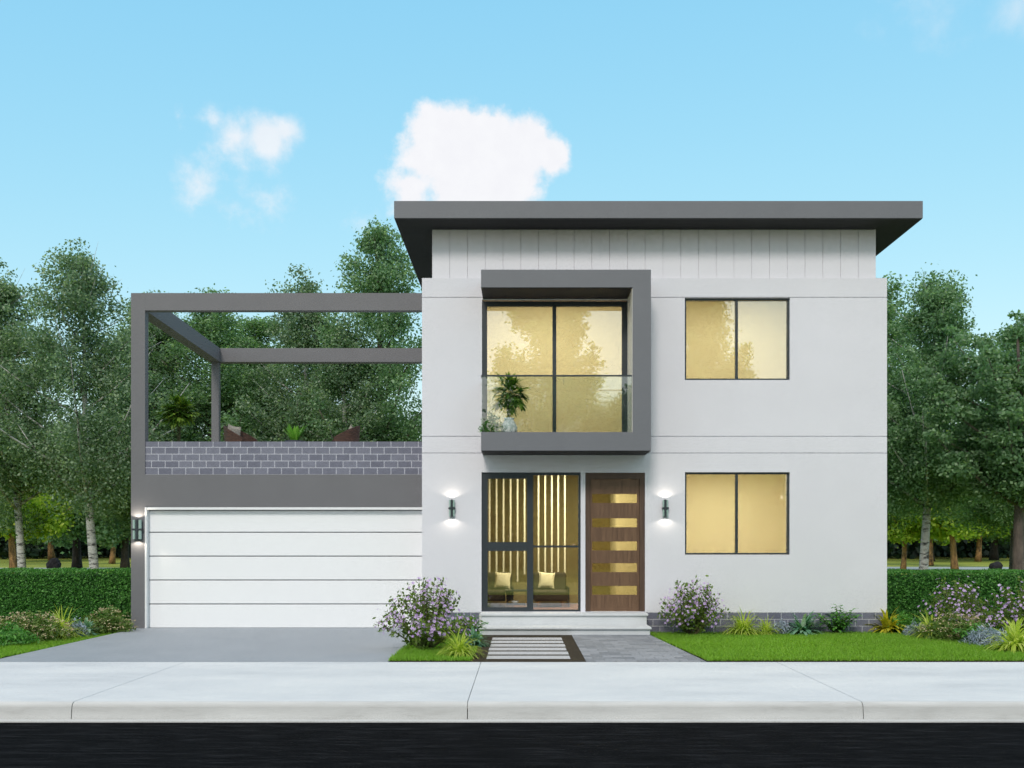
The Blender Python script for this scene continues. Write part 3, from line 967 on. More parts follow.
def wicker_chair(x, y, rz, label, labc):
    e = empty('wicker_chair', (x, y, 2.721), rz)
    prop(e, label, 'chair', 'wicker chairs on the roof terrace')
    # facing +X: tall rounded back on -X, arms falling to the front
    mb = MB(); segs = 24; rows = 6
    for i in range(segs):
        q = []
        for k in (i, i + 1):
            t = R(60) + (R(300) - R(60)) * k / segs
            c = math.cos(t)
            top = 0.60 + 0.40 * ((1 - c) / 2 if c > -0.999 else 1) ** 0.75
            q.append((t, top))
        for r in range(rows):
            pts = []
            for (t, top), dz in ((q[0], r), (q[1], r), (q[1], r + 1), (q[0], r + 1)):
                z = 0.28 + (top - 0.28) * dz / rows
                rr = 0.29 + 0.06 * dz / rows
                pts.append((rr * math.cos(t), rr * math.sin(t) * 0.95, z))
            mb.face(pts)
    o = mb.build('backrest', M['wicker'], e)
    sm = o.modifiers.new('thick', 'SOLIDIFY'); sm.thickness = 0.03
    mb = MB(); mb.lathe([(0.001, 0.27), (0.31, 0.27), (0.32, 0.30), (0.31, 0.34), (0.001, 0.34)], 0, 0, 24)
    mb.build('seat', M['wicker'], e)
    for a in (45, 135, 225, 315):
        c, s = math.cos(R(a)), math.sin(R(a))
        mb = MB(); mb.tube([(0.30 * c, 0.30 * s, 0), (0.24 * c, 0.24 * s, 0.28)], [0.012, 0.018], 8)
        mb.build('leg', M['wicker'], e)
    o = pillow_mesh(0.48, 0.52, 0.14).build('cushion', M['beige'], None, smooth=True)
    c = Vector((-0.20, 0, 0.755)); c.rotate(Matrix.Rotation(rz, 3, 'Z'))
    o.location = (x + c.x, y + c.y, 2.721 + c.z); o.rotation_euler = (R(10), 0, rz + R(90))
    prop(o, labc, 'cushion', 'beige cushions on the terrace')


wicker_chair(gx(242, 2.5), 2.5, R(-14), 'brown wicker tub chair on terrace near the rear pergola post', 'beige cushion in the wicker chair near the pergola post')
wicker_chair(gx(342, 2.5), 2.5, R(194), 'brown wicker tub chair on terrace nearest the white house wall', 'beige cushion in the wicker chair nearest the white wall')


# ------------------------------------------------------------------ plants
def pot(parent, prof, mat, name='pot'):
    mb = MB(); mb.lathe(prof, 0, 0, 24)
    o = mb.build(name, mat, parent, smooth=True)
    return o


def rdir(rng, zmin=-0.2, zmax=1.0):
    z = rng.uniform(zmin, zmax); t = rng.uniform(0, 2 * math.pi); s = math.sqrt(max(0, 1 - z * z))
    return Vector((s * math.cos(t), s * math.sin(t), z))


def palm_plant(name, loc, pot_prof, pmat, crown_z, rad, label, nfan=42, seed=1, mat='palm', tall=1.0):
    rng = random.Random(seed)
    e = empty(name, loc); prop(e, label, 'potted plant')
    pot(e, pot_prof, pmat)
    zt = pot_prof[-1][1]
    st = MB(); lf = MB()
    for k in range(3):
        a = rng.uniform(0, 6.28)
        st.tube([(0.02 * math.cos(a), 0.02 * math.sin(a), zt - 0.02), (0.03 * math.cos(a), 0.03 * math.sin(a), crown_z)], [0.012, 0.008], 6)
    for k in range(nfan):
        d = rdir(rng, -0.75, 0.95)
        base = Vector((0, 0, crown_z)) + Vector((d.x, d.y, d.z * tall)) * rad * rng.uniform(0.15, 0.62)
        st.tube([(0, 0, crown_z - 0.03), base], [0.006, 0.004], 4)
        side = d.cross(Vector((rng.gauss(0, .4), rng.gauss(0, .4), 1))).normalized()
        for j in range(9):
            th = R(-75 + 150 * j / 8 + rng.uniform(-6, 6))
            dd = d * math.cos(th) + side * math.sin(th)
            lf.strip(base, dd, rad * rng.uniform(0.42, 0.6), rad * 0.11, 0.45, 3, rng.betavariate(2, 1.7), 0, [0.35, 1.0, 0.9, 0.1])
    st.build('stem', M['stem'], e)
    lf.build('foliage', M[mat], e, tint=True)
    return e


VASE = [(0.001, 0.0), (0.10, 0.0), (0.135, 0.06), (0.14, 0.13), (0.10, 0.20), (0.075, 0.24), (0.09, 0.27), (0.075, 0.265), (0.001, 0.25)]
TALL = [(0.001, 0.0), (0.15, 0.0), (0.20, 0.70), (0.17, 0.70), (0.16, 0.66), (0.001, 0.66)]
palm_plant('potted_palm', (gx(509, -0.32), -0.32, bzf), VASE, M['pot_white'], 0.66, 0.42,
           'leafy palm in round white vase behind the balcony glass', 30, 3, tall=1.15)
palm_plant('potted_palm', (gx(178.5, 1.4), 1.4, 2.721), [(0.001, 0), (0.16, 0), (0.21, 0.36), (0.18, 0.36), (0.001, 0.33)], M['pot_dark'],
           1.10, 0.38, 'dark palm behind brick parapet at the terrace end, its pot hidden', 75, 4)
# lime plant in a tall dark pot
e = empty('potted_plant', (gx(295, 2.5), 2.5, 2.721)); prop(e, 'lime green strap leaved plant between the two wicker chairs', 'potted plant')
pot(e, TALL, M['pot_dark'])
rng = random.Random(9); lf = MB()
for k in range(22):
    a = rng.uniform(0, 6.28); r = rng.uniform(0.15, 0.75)
    lf.strip((0.03 * math.cos(a), 0.03 * math.sin(a), 0.66), (r * math.cos(a), r * math.sin(a), 1), rng.uniform(0.28, 0.46), 0.085, 0.35, 5, rng.uniform(.1, .7))
M['neon'] = leaf_mat('lime_leaves', (0.10, 0.30, 0.03), (0.2, 0.45, 0.05), (0.32, 0.55, 0.10), 0.3)
lf.build('foliage', M['neon'], e, tint=True)


def shrub_leaves(rng, n, rx, ry, h, ll, lw, z0=0.05, shell=0.5, k=0.6):
    """leaf centres filling a domed bush"""
    u = unit(rng.normal(size=(n, 3))); u[:, 2] = np.abs(u[:, 2]) * 1.0
    r = rng.uniform(shell, 1.0, n) ** 0.7
    bump = 1 + 0.16 * np.sin(u[:, 0] * 5.3 + 1) * np.sin(u[:, 1] * 4.7) + 0.10 * np.sin(u[:, 2] * 9 + u[:, 0] * 6)
    C = u * (r * bump)[:, None] * np.array([rx, ry, h - z0]) + np.array([0, 0, z0])
    A, B = rand_axes(rng, n, u, k)
    return C, A, B, rng.uniform(0.7, 1.3, n) * ll, rng.uniform(0.7, 1.3, n) * lw


def flower_bush(x, y, rx, h, label, seed, base_z=LZ, nstem=46):
    rnd = random.Random(seed)
    e = empty('flowering_bush', (x, y, base_z)); prop(e, label, 'bush', 'lilac flowering bushes in the front garden'); e.location.z = lz(y)
    st, lf, fl = MB(), MB(), MB()
    for s in range(nstem):
        t = rnd.uniform(0, 6.28); k = math.sqrt(rnd.random())
        tip = Vector((math.cos(t) * rx * k, math.sin(t) * rx * 0.8 * k, h * (0.98 - 0.62 * k * k) * rnd.uniform(0.78, 1.05)))
        b = Vector((math.cos(t) * 0.05, math.sin(t) * 0.05, 0))
        mid = b.lerp(tip, 0.5) + Vector((rnd.gauss(0, .03), rnd.gauss(0, .03), 0.05))
        st.tube([b, mid, tip], [0.007, 0.005, 0.002], 5)
        for i in range(40):
            q = rnd.uniform(0.22, 1.0)
            p = (b.lerp(mid, q * 2) if q < .5 else mid.lerp(tip, q * 2 - 1)) + Vector((rnd.gauss(0, .035), rnd.gauss(0, .035), rnd.gauss(0, .035)))
            nrm = rdir(rnd, -0.3, 1); a = nrm.cross(rdir(rnd, -1, 1)).normalized(); bb = nrm.cross(a)
            lf.rhomb(p, a, bb, rnd.uniform(0.04, 0.075), rnd.uniform(0.024, 0.04), rnd.betavariate(2, 2))
        for i in range(11):
            q = rnd.uniform(0.3, 1.0) ** 0.6
            p = (b.lerp(mid, q * 2) if q < .5 else mid.lerp(tip, q * 2 - 1)) + Vector((rnd.gauss(0, .05), rnd.gauss(0, .05), rnd.gauss(0, .045)))
            if rnd.random() < 0.2: continue
            out = (Vector((p.x, p.y, 0.35 * p.z)).normalized() + Vector((0, -0.5, 0.35)) + rdir(rnd, -1, 1) * 0.5).normalized()
            a = out.cross(Vector((0.1, 0.2, 1))).normalized(); bb = out.cross(a)
            rr = rnd.uniform(0.015, 0.029); tn = rnd.random()
            for j in range(5):
                t0 = 6.283 * j / 5 + tn; t1 = t0 + 1.15; tm = (t0 + t1) / 2
                c0 = p + out * 0.002
                fl.face((c0, c0 + (a * math.cos(t0) + bb * math.sin(t0)) * rr * .8 + out * rr * .25, c0 + (a * math.cos(tm) + bb * math.sin(tm)) * rr + out * rr * .3,
                         c0 + (a * math.cos(t1) + bb * math.sin(t1)) * rr * .8 + out * rr * .25), 0, min(1, max(0, rnd.gauss(.5, .25))))
    st.build('stem', M['stem'], e)
    lf.build('foliage', M['bushleaf'], e, tint=True)
    fl.build('flowers', M['petal'], e, tint=True)


flower_bush(gx(426, -2.9), -2.9, 0.72, 1.06, 'large lilac flowering bush at the corner of driveway and entrance bed', 11, nstem=64)
flower_bush(gx(692, -0.45), -0.45, 0.60, 1.03, 'lilac flowering bush against white wall right of entrance steps', 12, nstem=50)
flower_bush(gx(958, -0.6), -0.6, 0.62, 1.05, 'lilac flowering bush before right hedge, wholly in view', 13, nstem=46)
flower_bush(gx(1020, -1.3), -1.3, 0.60, 1.0, 'lilac flowering bush before right hedge, cut by the picture edge', 14, nstem=44)


def tuft(x, y, rad, h, mat, label, seed, n=70, w=0.03, name='strap_leaf_plant', cat='plant', group='strap leaved plants', droop=0.9, z=LZ):
    rnd = random.Random(seed)
    o_ = MB(); rad *= 1.4; h *= 1.4; n = int(n * 3.0)
    for k in range(n):
        a = rnd.uniform(0, 6.283); tilt = rnd.uniform(0.1, 1.7)
        ln = math.hypot(rad, h) * rnd.uniform(0.6, 1.15)
        b = (rnd.gauss(0, rad * .08), rnd.gauss(0, rad * .08), 0)
        o_.strip(b, (math.cos(a) * tilt, math.sin(a) * tilt, 1.0), ln, w * rnd.uniform(.7, 1.2), droop * rnd.uniform(.9, 2.0), 6, rnd.betavariate(2, 2))
    o = o_.build(name, M[mat], None, tint=True); o.location = (x, y, lz(y))
    prop(o, label, cat, group)
    return o


def rosette(x, y, rad, h, mat, label, seed, n=46, w=0.07, name='broad_leaf_plant', group='broad leaved plants'):
    return tuft(x, y, rad, h, mat, label, seed, n, w, name, 'plant', group, 0.75)


def puff(x, y, rx, h, mat, label, seed, n=520, ll=0.05, lw=0.022, name='shrub', cat='shrub', group=None, tips=None, z=LZ, ry=None):
    rng = np.random.default_rng(seed)
    e = empty(name, (x, y, lz(y) if z == LZ else z)); prop(e, label, cat, group)
    rx *= 1.2; h *= 1.2; n = int(n * 1.45)
    C, A, B, l_, w_ = shrub_leaves(rng, n, rx, ry or rx * 0.8, h, ll, lw, 0.03, 0.25)
    leaf_cloud('foliage', C, A, B, l_, w_, rng.beta(2, 2, n), M[mat], e)
    st = MB(); rnd = random.Random(seed)
    for k in range(12):
        d = rdir(rnd, .2, 1)
        st.tube([(0, 0, 0), (d.x * rx * .7, d.y * rx * .6, d.z * h * .8)], [0.006, 0.002], 4)
    st.build('stem', M['stem'], e)
    if tips:
        tp = MB()
        for k in range(int(n * 0.09)):
            d = rdir(rnd, 0.15, 1)
            p = Vector((d.x * rx, d.y * (ry or rx * .8), 0.03 + d.z * h)) * rnd.uniform(0.92, 1.08)
            for j in range(7):
                q = p + Vector((rnd.gauss(0, .022), rnd.gauss(0, .022), rnd.gauss(0, .008)))
                a = rdir(rnd, -.3, .3); b = a.cross(rdir(rnd, .5, 1)).normalized()
                tp.rhomb(q, a, b, 0.026, 0.022, rnd.random())
        tp.build('flower_heads', M[tips], e, tint=True)


def leafy(x, y, rx, h, mat, label, seed, nst=12, name='leafy_shrub'):
    """upright stems carrying pointed leaves in tiers"""
    rnd = random.Random(seed)
    e = empty(name, (x, y, lz(y))); prop(e, label, 'shrub')
    st, lf = MB(), MB(); rx *= 1.35; h *= 1.25; nst = int(nst * 1.3)
    for s in range(nst):
        a = rnd.uniform(0, 6.283); k = math.sqrt(rnd.random())
        tip = Vector((math.cos(a) * rx * k, math.sin(a) * rx * .7 * k, h * (1 - .45 * k) * rnd.uniform(.85, 1.05)))
        st.tube([(0, 0, 0), tip * 0.5 + Vector((0, 0, .03)), tip], [0.008, 0.006, 0.003], 5)
        for i in range(16):
            q = 0.25 + 0.75 * i / 15
            p = tip * q
            t = i * 2.4 + s
            lf.strip(p, (math.cos(t), math.sin(t), rnd.uniform(0.1, 0.7)), rnd.uniform(0.10, 0.15), 0.045, 0.8, 4, rnd.betavariate(2, 2), 0, [0.25, .9, 1, .7, 0])
    st.build('stem', M['stem'], e)
    lf.build('foliage', M[mat], e, tint=True)


# left patch
tuft(gx(459, gy(657)), gy(657), 0.19, 0.24, 'limeleaf', 'yellow green grassy tuft on grass beside dark soil bed', 21, 80, 0.02)
leafy(gx(466, -1.6), -1.6, 0.24, 0.40, 'green', 'fresh green leafy shrub between the big lilac bush and entrance steps', 22, 14)
rosette(gx(474, -2.4), -2.4, 0.14, 0.16, 'hosta', 'blue green arching plant at the edge of dark soil bed', 23, 46, 0.04)
# along the right wall
tuft(gx(743, -0.32), -0.32, 0.26, 0.27, 'limeleaf', 'larger yellow green tuft against the brick plinth', 24, 90, 0.022)
tuft(gx(766, -0.34), -0.34, 0.17, 0.19, 'limeleaf', 'smaller yellow green tuft against the brick plinth', 25, 60, 0.02)
puff(gx(781, -0.32), -0.32, 0.14, 0.21, 'silver', 'silver blue shrub against brick plinth between yellow and green plants', 26, 330, 0.055, 0.015, 'silver_shrub', 'shrub')
rosette(gx(803, -0.34), -0.34, 0.24, 0.19, 'hosta', 'blue green rosette plant with pale leaves against brick plinth', 27, 40, 0.075)
leafy(gx(836, -0.30), -0.30, 0.28, 0.46, 'green', 'tallest leafy green shrub against the brick plinth', 28, 15)
# before the right hedge
rosette(gx(888, -0.05), -0.05, 0.22, 0.24, 'croton', 'bright yellow broad leaved plant by the house corner', 31, 40, 0.07)
puff(gx(906, -0.15), -0.15, 0.24, 0.30, 'green', 'low green shrub beside yellow plant near the house corner', 32, 420, 0.07, 0.03, 'shrub', 'shrub')
puff(gx(917, -0.75), -0.75, 0.19, 0.22, 'silver', 'silver blue shrub on right lawn near the yellow plant', 33, 420, 0.075, 0.014, 'silver_shrub', 'shrub')
tuft(gx(932, -1.05), -1.05, 0.24, 0.28, 'limeleaf', 'yellow green tuft at the foot of the right lilac bush', 34, 70, 0.028)
puff(gx(955, -1.35), -1.35, 0.42, 0.33, 'sedum', 'wide olive shrub with pinkish flower heads on the right lawn', 35, 1100, 0.075, 0.028, 'low_shrub', 'shrub', None, 'sedumtip')
puff(gx(988, -2.35), -2.35, 0.28, 0.25, 'silver', 'large silver blue shrub at the front of the right lawn', 36, 620, 0.085, 0.014, 'silver_shrub', 'shrub')
leafy(gx(975, -1.9), -1.9, 0.26, 0.28, 'green', 'green leafy shrub behind the large silver shrub', 37, 12)
tuft(gx(1016, -3.1), -3.1, 0.27, 0.23, 'limeleaf', 'large yellow green tuft at the picture edge on right lawn', 38, 80, 0.045)
# verge in front of the left hedge
puff(gx(30, -1.55), -1.55, 0.52, 0.34, 'sedum', 'wide olive shrub with cream flower heads on the left verge', 41, 1300, 0.075, 0.028, 'low_shrub', 'shrub', None, 'sedumtip', ry=0.40)
puff(gx(4, -2.3), -2.3, 0.40, 0.26, 'hedge', 'dark green shrub on left verge cut by the picture edge', 42, 700, 0.07, 0.03, 'shrub', 'shrub')
tuft(gx(61, -1.15), -1.15, 0.27, 0.29, 'limeleaf', 'yellow green tuft on the left verge', 43, 80, 0.026)
puff(gx(76, -0.8), -0.8, 0.16, 0.25, 'silver', 'silver blue shrub on left verge', 44, 330, 0.06, 0.018, 'silver_shrub', 'shrub')
rosette(gx(85, -0.6), -0.6, 0.20, 0.14, 'hosta', 'blue green rosette plant on left verge by the hedge', 45, 34, 0.07)
puff(gx(108, -0.15), -0.15, 0.36, 0.34, 'sedum', 'olive shrub with cream flower heads beside grey garage post', 46, 900, 0.07, 0.027, 'low_shrub', 'shrub', None, 'sedumtip', ry=0.28)
puff(gx(491, -0.42), -0.42, 0.16, 0.30, 'hedge', 'small dense green bush in the balcony corner beside white vase', 47, 600, 0.04, 0.02, 'shrub', 'shrub', z=bzf)


# hedges
def hedge(x0, x1, y0, y1, h, label, seed):
    rng = np.random.default_rng(seed)
    e = empty('hedge', ((x0 + x1) / 2, (y0 + y1) / 2, 0)); prop(e, label, 'hedge')
    cx, cy = (x0 + x1) / 2, (y0 + y1) / 2
    mb = MB(); mb.box(x0 + .07 - cx, x1 - .02 - cx, y0 + .07 - cy, y1 - .07 - cy, 0.0, h - .07)
    mb.t = [0.0] * len(mb.f)
    mb.build('hedge_core', M['hedge'], e, tint=True)
    lx = x1 - x0; ly = y1 - y0
    nf = int(lx * h * 2600); ntp = int(lx * ly * 1500)
    F1 = np.stack([rng.uniform(x0, x1, nf), y0 + np.abs(rng.normal(0, .035, nf)) - 0.02, rng.uniform(0.0, h, nf)], 1)
    T1 = np.stack([rng.uniform(x0, x1, ntp), rng.uniform(y0, y1, ntp), h - np.abs(rng.normal(0, .03, ntp)) + .02], 1)
    ns = int(ly * h * 1800)
    S1 = np.stack([np.where(rng.random(ns) < .5, x0 + rng.uniform(0, .06, ns), x1 - rng.uniform(0, .05, ns)), rng.uniform(y0, y1, ns), rng.uniform(0, h, ns)], 1)
    C = np.concatenate([F1, T1, S1])
    up = np.concatenate([np.tile([0, -1, .35], (nf, 1)), np.tile([0, -.2, 1], (ntp, 1)), np.tile([0, 0, .5], (ns, 1))])
    C[:, 1] += 0.03 * np.sin(C[:, 0] * 4.1) * np.sin(C[:, 2] * 5 + C[:, 0])
    C[:, 2] += 0.012 * np.sin(C[:, 0] * 6.7) * (C[:, 2] > h * .7)
    A, B = rand_axes(rng, len(C), up, 0.75)
    C -= np.array([cx, cy, 0])
    leaf_cloud('foliage', C, A, B, rng.uniform(.035, .06, len(C)), rng.uniform(.02, .034, len(C)), rng.beta(1.6, 2.4, len(C)), M['hedge'], e)


hedge(-12.0, -6.69, 0.55, 1.7, 0.97, 'clipped dark green hedge left of the garage', 51)
hedge(6.14, 12.5, 0.50, 1.7, 0.95, 'clipped dark green hedge right of the white house', 52)


# ------------------------------------------------------------------ trees
def crown_arrays(seed, R0, z0, z1, nclump, nleaf, ll, lw, shape='birch', flat=0.75, ragged=0.5):
    rng = np.random.default_rng(seed)
    H = z1 - z0
    cl, limbs = [], []
    nl = max(16, nclump // 5)
    for q in range(nl):
        t = 1.0 if q == 0 else 0.10 + 0.88 * ((q + rng.uniform(-.5, .5)) / nl)
        if shape == 'birch':
            env = R0 * (0.55 + 1.6 * t) if t < 0.28 else R0 * (1.0 - ((t - 0.28) / 0.74) ** 1.15)
            env = min(env, R0) + .03 * R0
        else:
            env = R0 * math.sqrt(max(0.06, 1 - (2 * t - 1) ** 2 * 0.95))
        env *= rng.uniform(.72, 1.12)
        if q == 0: env = 0.05
        a = q * 2.399 + rng.uniform(-.5, .5)
        ze = z0 + H * t * rng.uniform(.95, 1.03)
        zb = max(z0 * .75, ze - env * rng.uniform(.5, 1.15) - .25 * H * (q == 0))
        pb = np.array([0, 0, zb]); pe = np.array([env * math.cos(a), env * math.sin(a), ze])
        pm = (pb + pe) / 2 + np.array([math.cos(a), math.sin(a), 0]) * env * .12 - np.array([0, 0, .06 * env])
        limbs.append((pb, pm, pe))
        m = 7
        for k in range(m):
            u_ = .22 + .78 * k / (m - 1)
            p = (1 - u_) ** 2 * pb + 2 * u_ * (1 - u_) * pm + u_ ** 2 * pe
            p = p + rng.normal(0, .085 * R0, 3) * (1.25 - u_)
            cl.append((*p, (0.27 - 0.17 * u_ ** 1.5) * R0 * rng.uniform(.7, 1.2), t))
    cl = np.array(cl)
    cr = cl[:, 3] * (1.08 - .35 * cl[:, 4])
    idx = rng.integers(0, len(cl), nleaf)
    # more leaves in bigger clumps
    w = cr ** 2; idx = rng.choice(len(cl), nleaf, p=w / w.sum())
    u = unit(rng.normal(size=(nleaf, 3)))
    rad = rng.random(nleaf) ** 0.5
    spill = rng.random(nleaf) < 0.22
    rad[spill] *= rng.uniform(1.0, 1.6, spill.sum())
    off = u * (rad * cr[idx])[:, None] * np.array([1, 1, flat])
    # droop / stretch outward sprays
    C = cl[idx, :3] + off
    C += 0.05 * R0 * 0.25 * rng.normal(size=(nleaf, 3)) * ragged
    A, B = rand_axes(rng, nleaf, unit(off + np.array([0, -.35, .45]) * R0 * .2), 0.9)
    tint = np.clip(rng.beta(1.2, 1.7, nleaf) + rng.normal(0, .07, len(cl))[idx], 0, 1)
    return C.astype(np.float32), A, B, rng.uniform(.7, 1.3, nleaf) * ll, rng.uniform(.7, 1.3, nleaf) * lw, tint, limbs


def make_tree(name, label, loc, H, R0, zc, r0, bark, leaf, seed, nclump=80, nleaf=40000, ll=.09, lw=.06, shape='birch', lean=(0, 0), rz=0.0, group=None, limbs=26, flat=.75, cat='tree', bend=.25):
    e = empty(name, loc, rz); prop(e, label, cat, group)
    C, A, B, l_, w_, t_, cl = crown_arrays(seed, R0, zc, H, nclump, nleaf, ll, lw, shape, flat)
    rnd = random.Random(seed)
    st = MB()
    path, rad = [], []
    nseg = 10
    ph = rnd.uniform(0, 6.28)
    for i in range(nseg + 1):
        t = i / nseg
        z = t * H * 0.93
        path.append(Vector((lean[0] * t + bend * .4 * math.sin(t * 4.2 + ph) * t, lean[1] * t + bend * .4 * math.cos(t * 3.7 + ph) * t, z)))
        rad.append(r0 * (1.25 if i == 0 else 1.0) * (1 - 0.90 * t) + 0.008)
    st.tube(path, rad, 12)

    def on_trunk(z):
        t = min(max(z / (H * .93), 0), 1) * nseg
        i = min(int(t), nseg - 1)
        return path[i].lerp(path[i + 1], t - i), rad[i] + (rad[i + 1] - rad[i]) * (t - i)
    for (pb_, pm_, pe_) in cl:
        b, rb = on_trunk(min(pb_[2], H * .88))
        m_ = Vector(pm_) + (b - Vector(pb_)) * .5; c_ = Vector(pe_)
        rr = min(rb * .5, 0.0065 * H)
        pts = [b.lerp(m_, u_).lerp(m_.lerp(c_, u_), u_) for u_ in (0, .2, .4, .6, .8, .97)]
        st.tube(pts, [rr * (1 - .85 * u_) for u_ in (0, .2, .4, .6, .8, 1)], 6)
    st.build('trunk', M[bark], e, smooth=True)
    sh = np.array([lean[0], lean[1], 0], np.float32) * (C[:, 2:3] / H)
    leaf_cloud('crown', C + sh, A, B, l_, w_, t_, M[leaf], e)
    return e


def copy_thing(o, loc, rz, sc, label, group=None):
    c = o.copy(); COL.objects.link(c); c.location = loc; c.rotation_euler = (0, 0, rz); c.scale = (sc[0], sc[0], sc[1])
    c['label'] = label
    if group: c['group'] = group
    for ch in o.children:
        d = ch.copy(); COL.objects.link(d); d.parent = c
    return c


GB_ = 'birch trees beyond the hedges'
GT_ = 'leafy trees behind the house'
bA = make_tree('birch_tree', 'tall birch left of the garage with bare white trunk curving above hedge', (gx(97, 8), 8, -.03), 9.0, 2.8, 3.3, .115, 'bark_birch', 'birchleaf', 101, 190, 50000, .078, .05, lean=(-.55, 0), group=GB_, bend=.35)
bB = make_tree('birch_tree', 'birch at the left picture edge with white trunk above the hedge', (gx(24, 9), 9, -.03), 8.6, 2.3, 3.1, .105, 'bark_birch', 'birchleaf', 102, 180, 44000, .078, .05, lean=(-.6, 0), group=GB_)
bD = make_tree('birch_tree', 'birch right of the house with straight white trunk above the hedge', (gx(922, 8), 8, -.03), 8.25, 2.5, 3.2, .115, 'bark_birch', 'broadleaf', 103, 180, 58000, .08, .05, lean=(.35, 0), group=GB_)
tE = make_tree('leafy_tree', 'spreading dark tree at the right picture edge with thick brown trunk', (gx(1018, 6), 6, -.03), 6.8, 2.3, 3.1, .14, 'bark_brown', 'broadleaf', 104, 140, 44000, .10, .062, 'round', group=GT_, flat=.5)
tC = make_tree('leafy_tree', 'tallest tree behind the terrace, its top beside the roof edge', (gx(378, 11), 11, -.03), 10.5, 2.9, 3.3, .17, 'bark_brown', 'broadleaf', 105, 190, 58000, .085, .055, group=GT_)
tF = make_tree('leafy_tree', 'leafy tree behind the middle of the pergola', (gx(303, 12), 12, -.03), 9.3, 2.7, 2.6, .17, 'bark_birch', 'birchleaf', 106, 190, 52000, .085, .055, group=GT_)
copy_thing(tC, (gx(213, 12.5), 12.5, -.03), 2.1, (1.15, .86), 'leafy tree behind the rear pergola post, its top above the pergola beam', GT_)
copy_thing(tF, (gx(155, 13), 13, -.03), 1.3, (1.1, .95), 'leafy tree above the pergola corner behind the tall birch', GT_)
copy_thing(tF, (gx(345, 10.5), 10.5, -.03), 4.0, (.85, .82), 'rounded tree behind the wicker chair nearest the house wall', GT_)
copy_thing(tC, (gx(258, 15), 15, -.03), 3.3, (1.3, .84), 'leafy tree farther back between the rear pergola post and lime plant', GT_)
copy_thing(bA, (gx(138, 14), 14, -.03), 2.5, (1.15, 1.0), 'birch farther back, its trunk hidden by the grey garage post', GB_)
copy_thing(bB, (gx(-25, 12), 12, -.03), 2.2, (1.15, 1.0), 'birch crown filling the far left picture edge', GB_)
copy_thing(tC, (gx(876, 12), 12, -.03), 1.0, (1.35, .88), 'tree whose crown touches the right roof corner', GT_)
copy_thing(tC, (gx(1016, 15), 15, -.03), 5.0, (1.3, .80), 'leafy tree whose crown fills between the right birch and the brown trunk', GT_)
copy_thing(bD, (gx(1040, 13), 13, -.03), 3.9, (1.1, .86), 'tree behind the brown trunk at the right picture edge', GT_)
copy_thing(tE, (gx(852, 20), 20, -.03), 1.9, (1.3, 1.1), 'broad tree far behind the right house corner', GT_)
# park trees catching the sun beyond the hedges
sA = make_tree('park_tree', 'leaning orange trunked tree at far left in the park', (gx(14, 30), 30, -.03), 7.0, 3.2, 2.5, .17, 'bark_orange', 'sunleaf', 111, 60, 15000, .22, .15, 'round', lean=(-.5, 0), group='sunlit park trees', limbs=14)
copy_thing(sA, (gx(955, 31), 31, -.03), 0.4, (1.0, 1.0), 'leaning orange trunked tree beside the right birch in the park', 'sunlit park trees')
copy_thing(sA, (gx(903, 33), 33, -.03), 2.4, (.8, .9), 'orange trunked tree by the right house corner in the park', 'sunlit park trees')
sB = make_tree('park_tree', 'dark trunked tree in the park between the two left birches', (gx(77, 36), 36, -.03), 8.0, 3.6, 2.4, .24, 'bark_dark', 'broadleaf', 112, 60, 16000, .24, .16, 'round', group='shaded park trees', limbs=14)
copy_thing(sB, (gx(125, 34), 34, -.03), 1.5, (.9, 1.0), 'shaded park tree right beside the garage post', 'shaded park trees')
copy_thing(sA, (gx(52, 66), 66, 0), 1.0, (1.5, 1.2), 'yellow green tree in mid park behind the left boulder', 'sunlit park trees')
copy_thing(sB, (gx(994, 66), 66, 0), 3.0, (1.4, 1.1), 'shaded tree behind the right boulder', 'shaded park trees')
copy_thing(sA, (gx(978, 60), 60, 0), 2.0, (1.3, 1.1), 'yellow green tree between the leaning orange trunk and the brown trunk', 'sunlit park trees')
copy_thing(sB, (gx(20, 58), 58, 0), 5.0, (1.3, 1.1), 'shaded tree far back at the left picture edge', 'shaded park trees')
copy_thing(sB, (gx(930, 60), 60, 0), 4.0, (1.3, 1.1), 'shaded tree far back behind the right birch trunk', 'shaded park trees')
copy_thing(sA, (gx(112, 52), 52, 0), 3.1, (1.1, 1.0), 'yellow green tree seen between the right-hand left birch and the garage post', 'sunlit park trees')
copy_thing(sA, (gx(930, 46), 46, 0), 4.4, (1.1, .95), 'yellow green tree in mid park just behind the right birch trunk', 'sunlit park trees')
# far wood
rng = np.random.default_rng(77)
n = 80000
bx = rng.uniform(-75, 75, n)
hgt = 8.5 + 2.5 * np.sin(bx * .21) + 1.6 * np.sin(bx * .63 + 1)
C = np.stack([bx, 72 + rng.uniform(0, 16, n) + 3 * np.sin(bx * .3), 0.1 + hgt * rng.random(n) ** 0.85], 1)
A, B = rand_axes(rng, n, np.tile([0, -.6, .6], (n, 1)), .6)
mb = MB()
for i in range(60):
    xa, xb = -150 + 5 * i, -145 + 5 * i
    hh = lambda q: 7.0 + 1.6 * math.sin(q * .21) + 1.0 * math.sin(q * .63 + 1)
    mb.face(((xa, 86, 0), (xb, 86, 0), (xb, 96, hh(xb)), (xa, 96, hh(xa))))
    mb.face(((xa, 96, hh(xa)), (xb, 96, hh(xb)), (xb, 130, 0), (xa, 130, 0)))
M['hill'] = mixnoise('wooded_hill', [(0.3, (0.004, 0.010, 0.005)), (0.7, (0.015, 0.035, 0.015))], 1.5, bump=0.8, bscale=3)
prop(mb.build('hills', M['hill']), kind='structure')
o = leaf_cloud('far_wood', C, A, B, rng.uniform(.5, 1.0, n), rng.uniform(.3, .6, n), rng.beta(2, 3, n), M['darkleaf'])
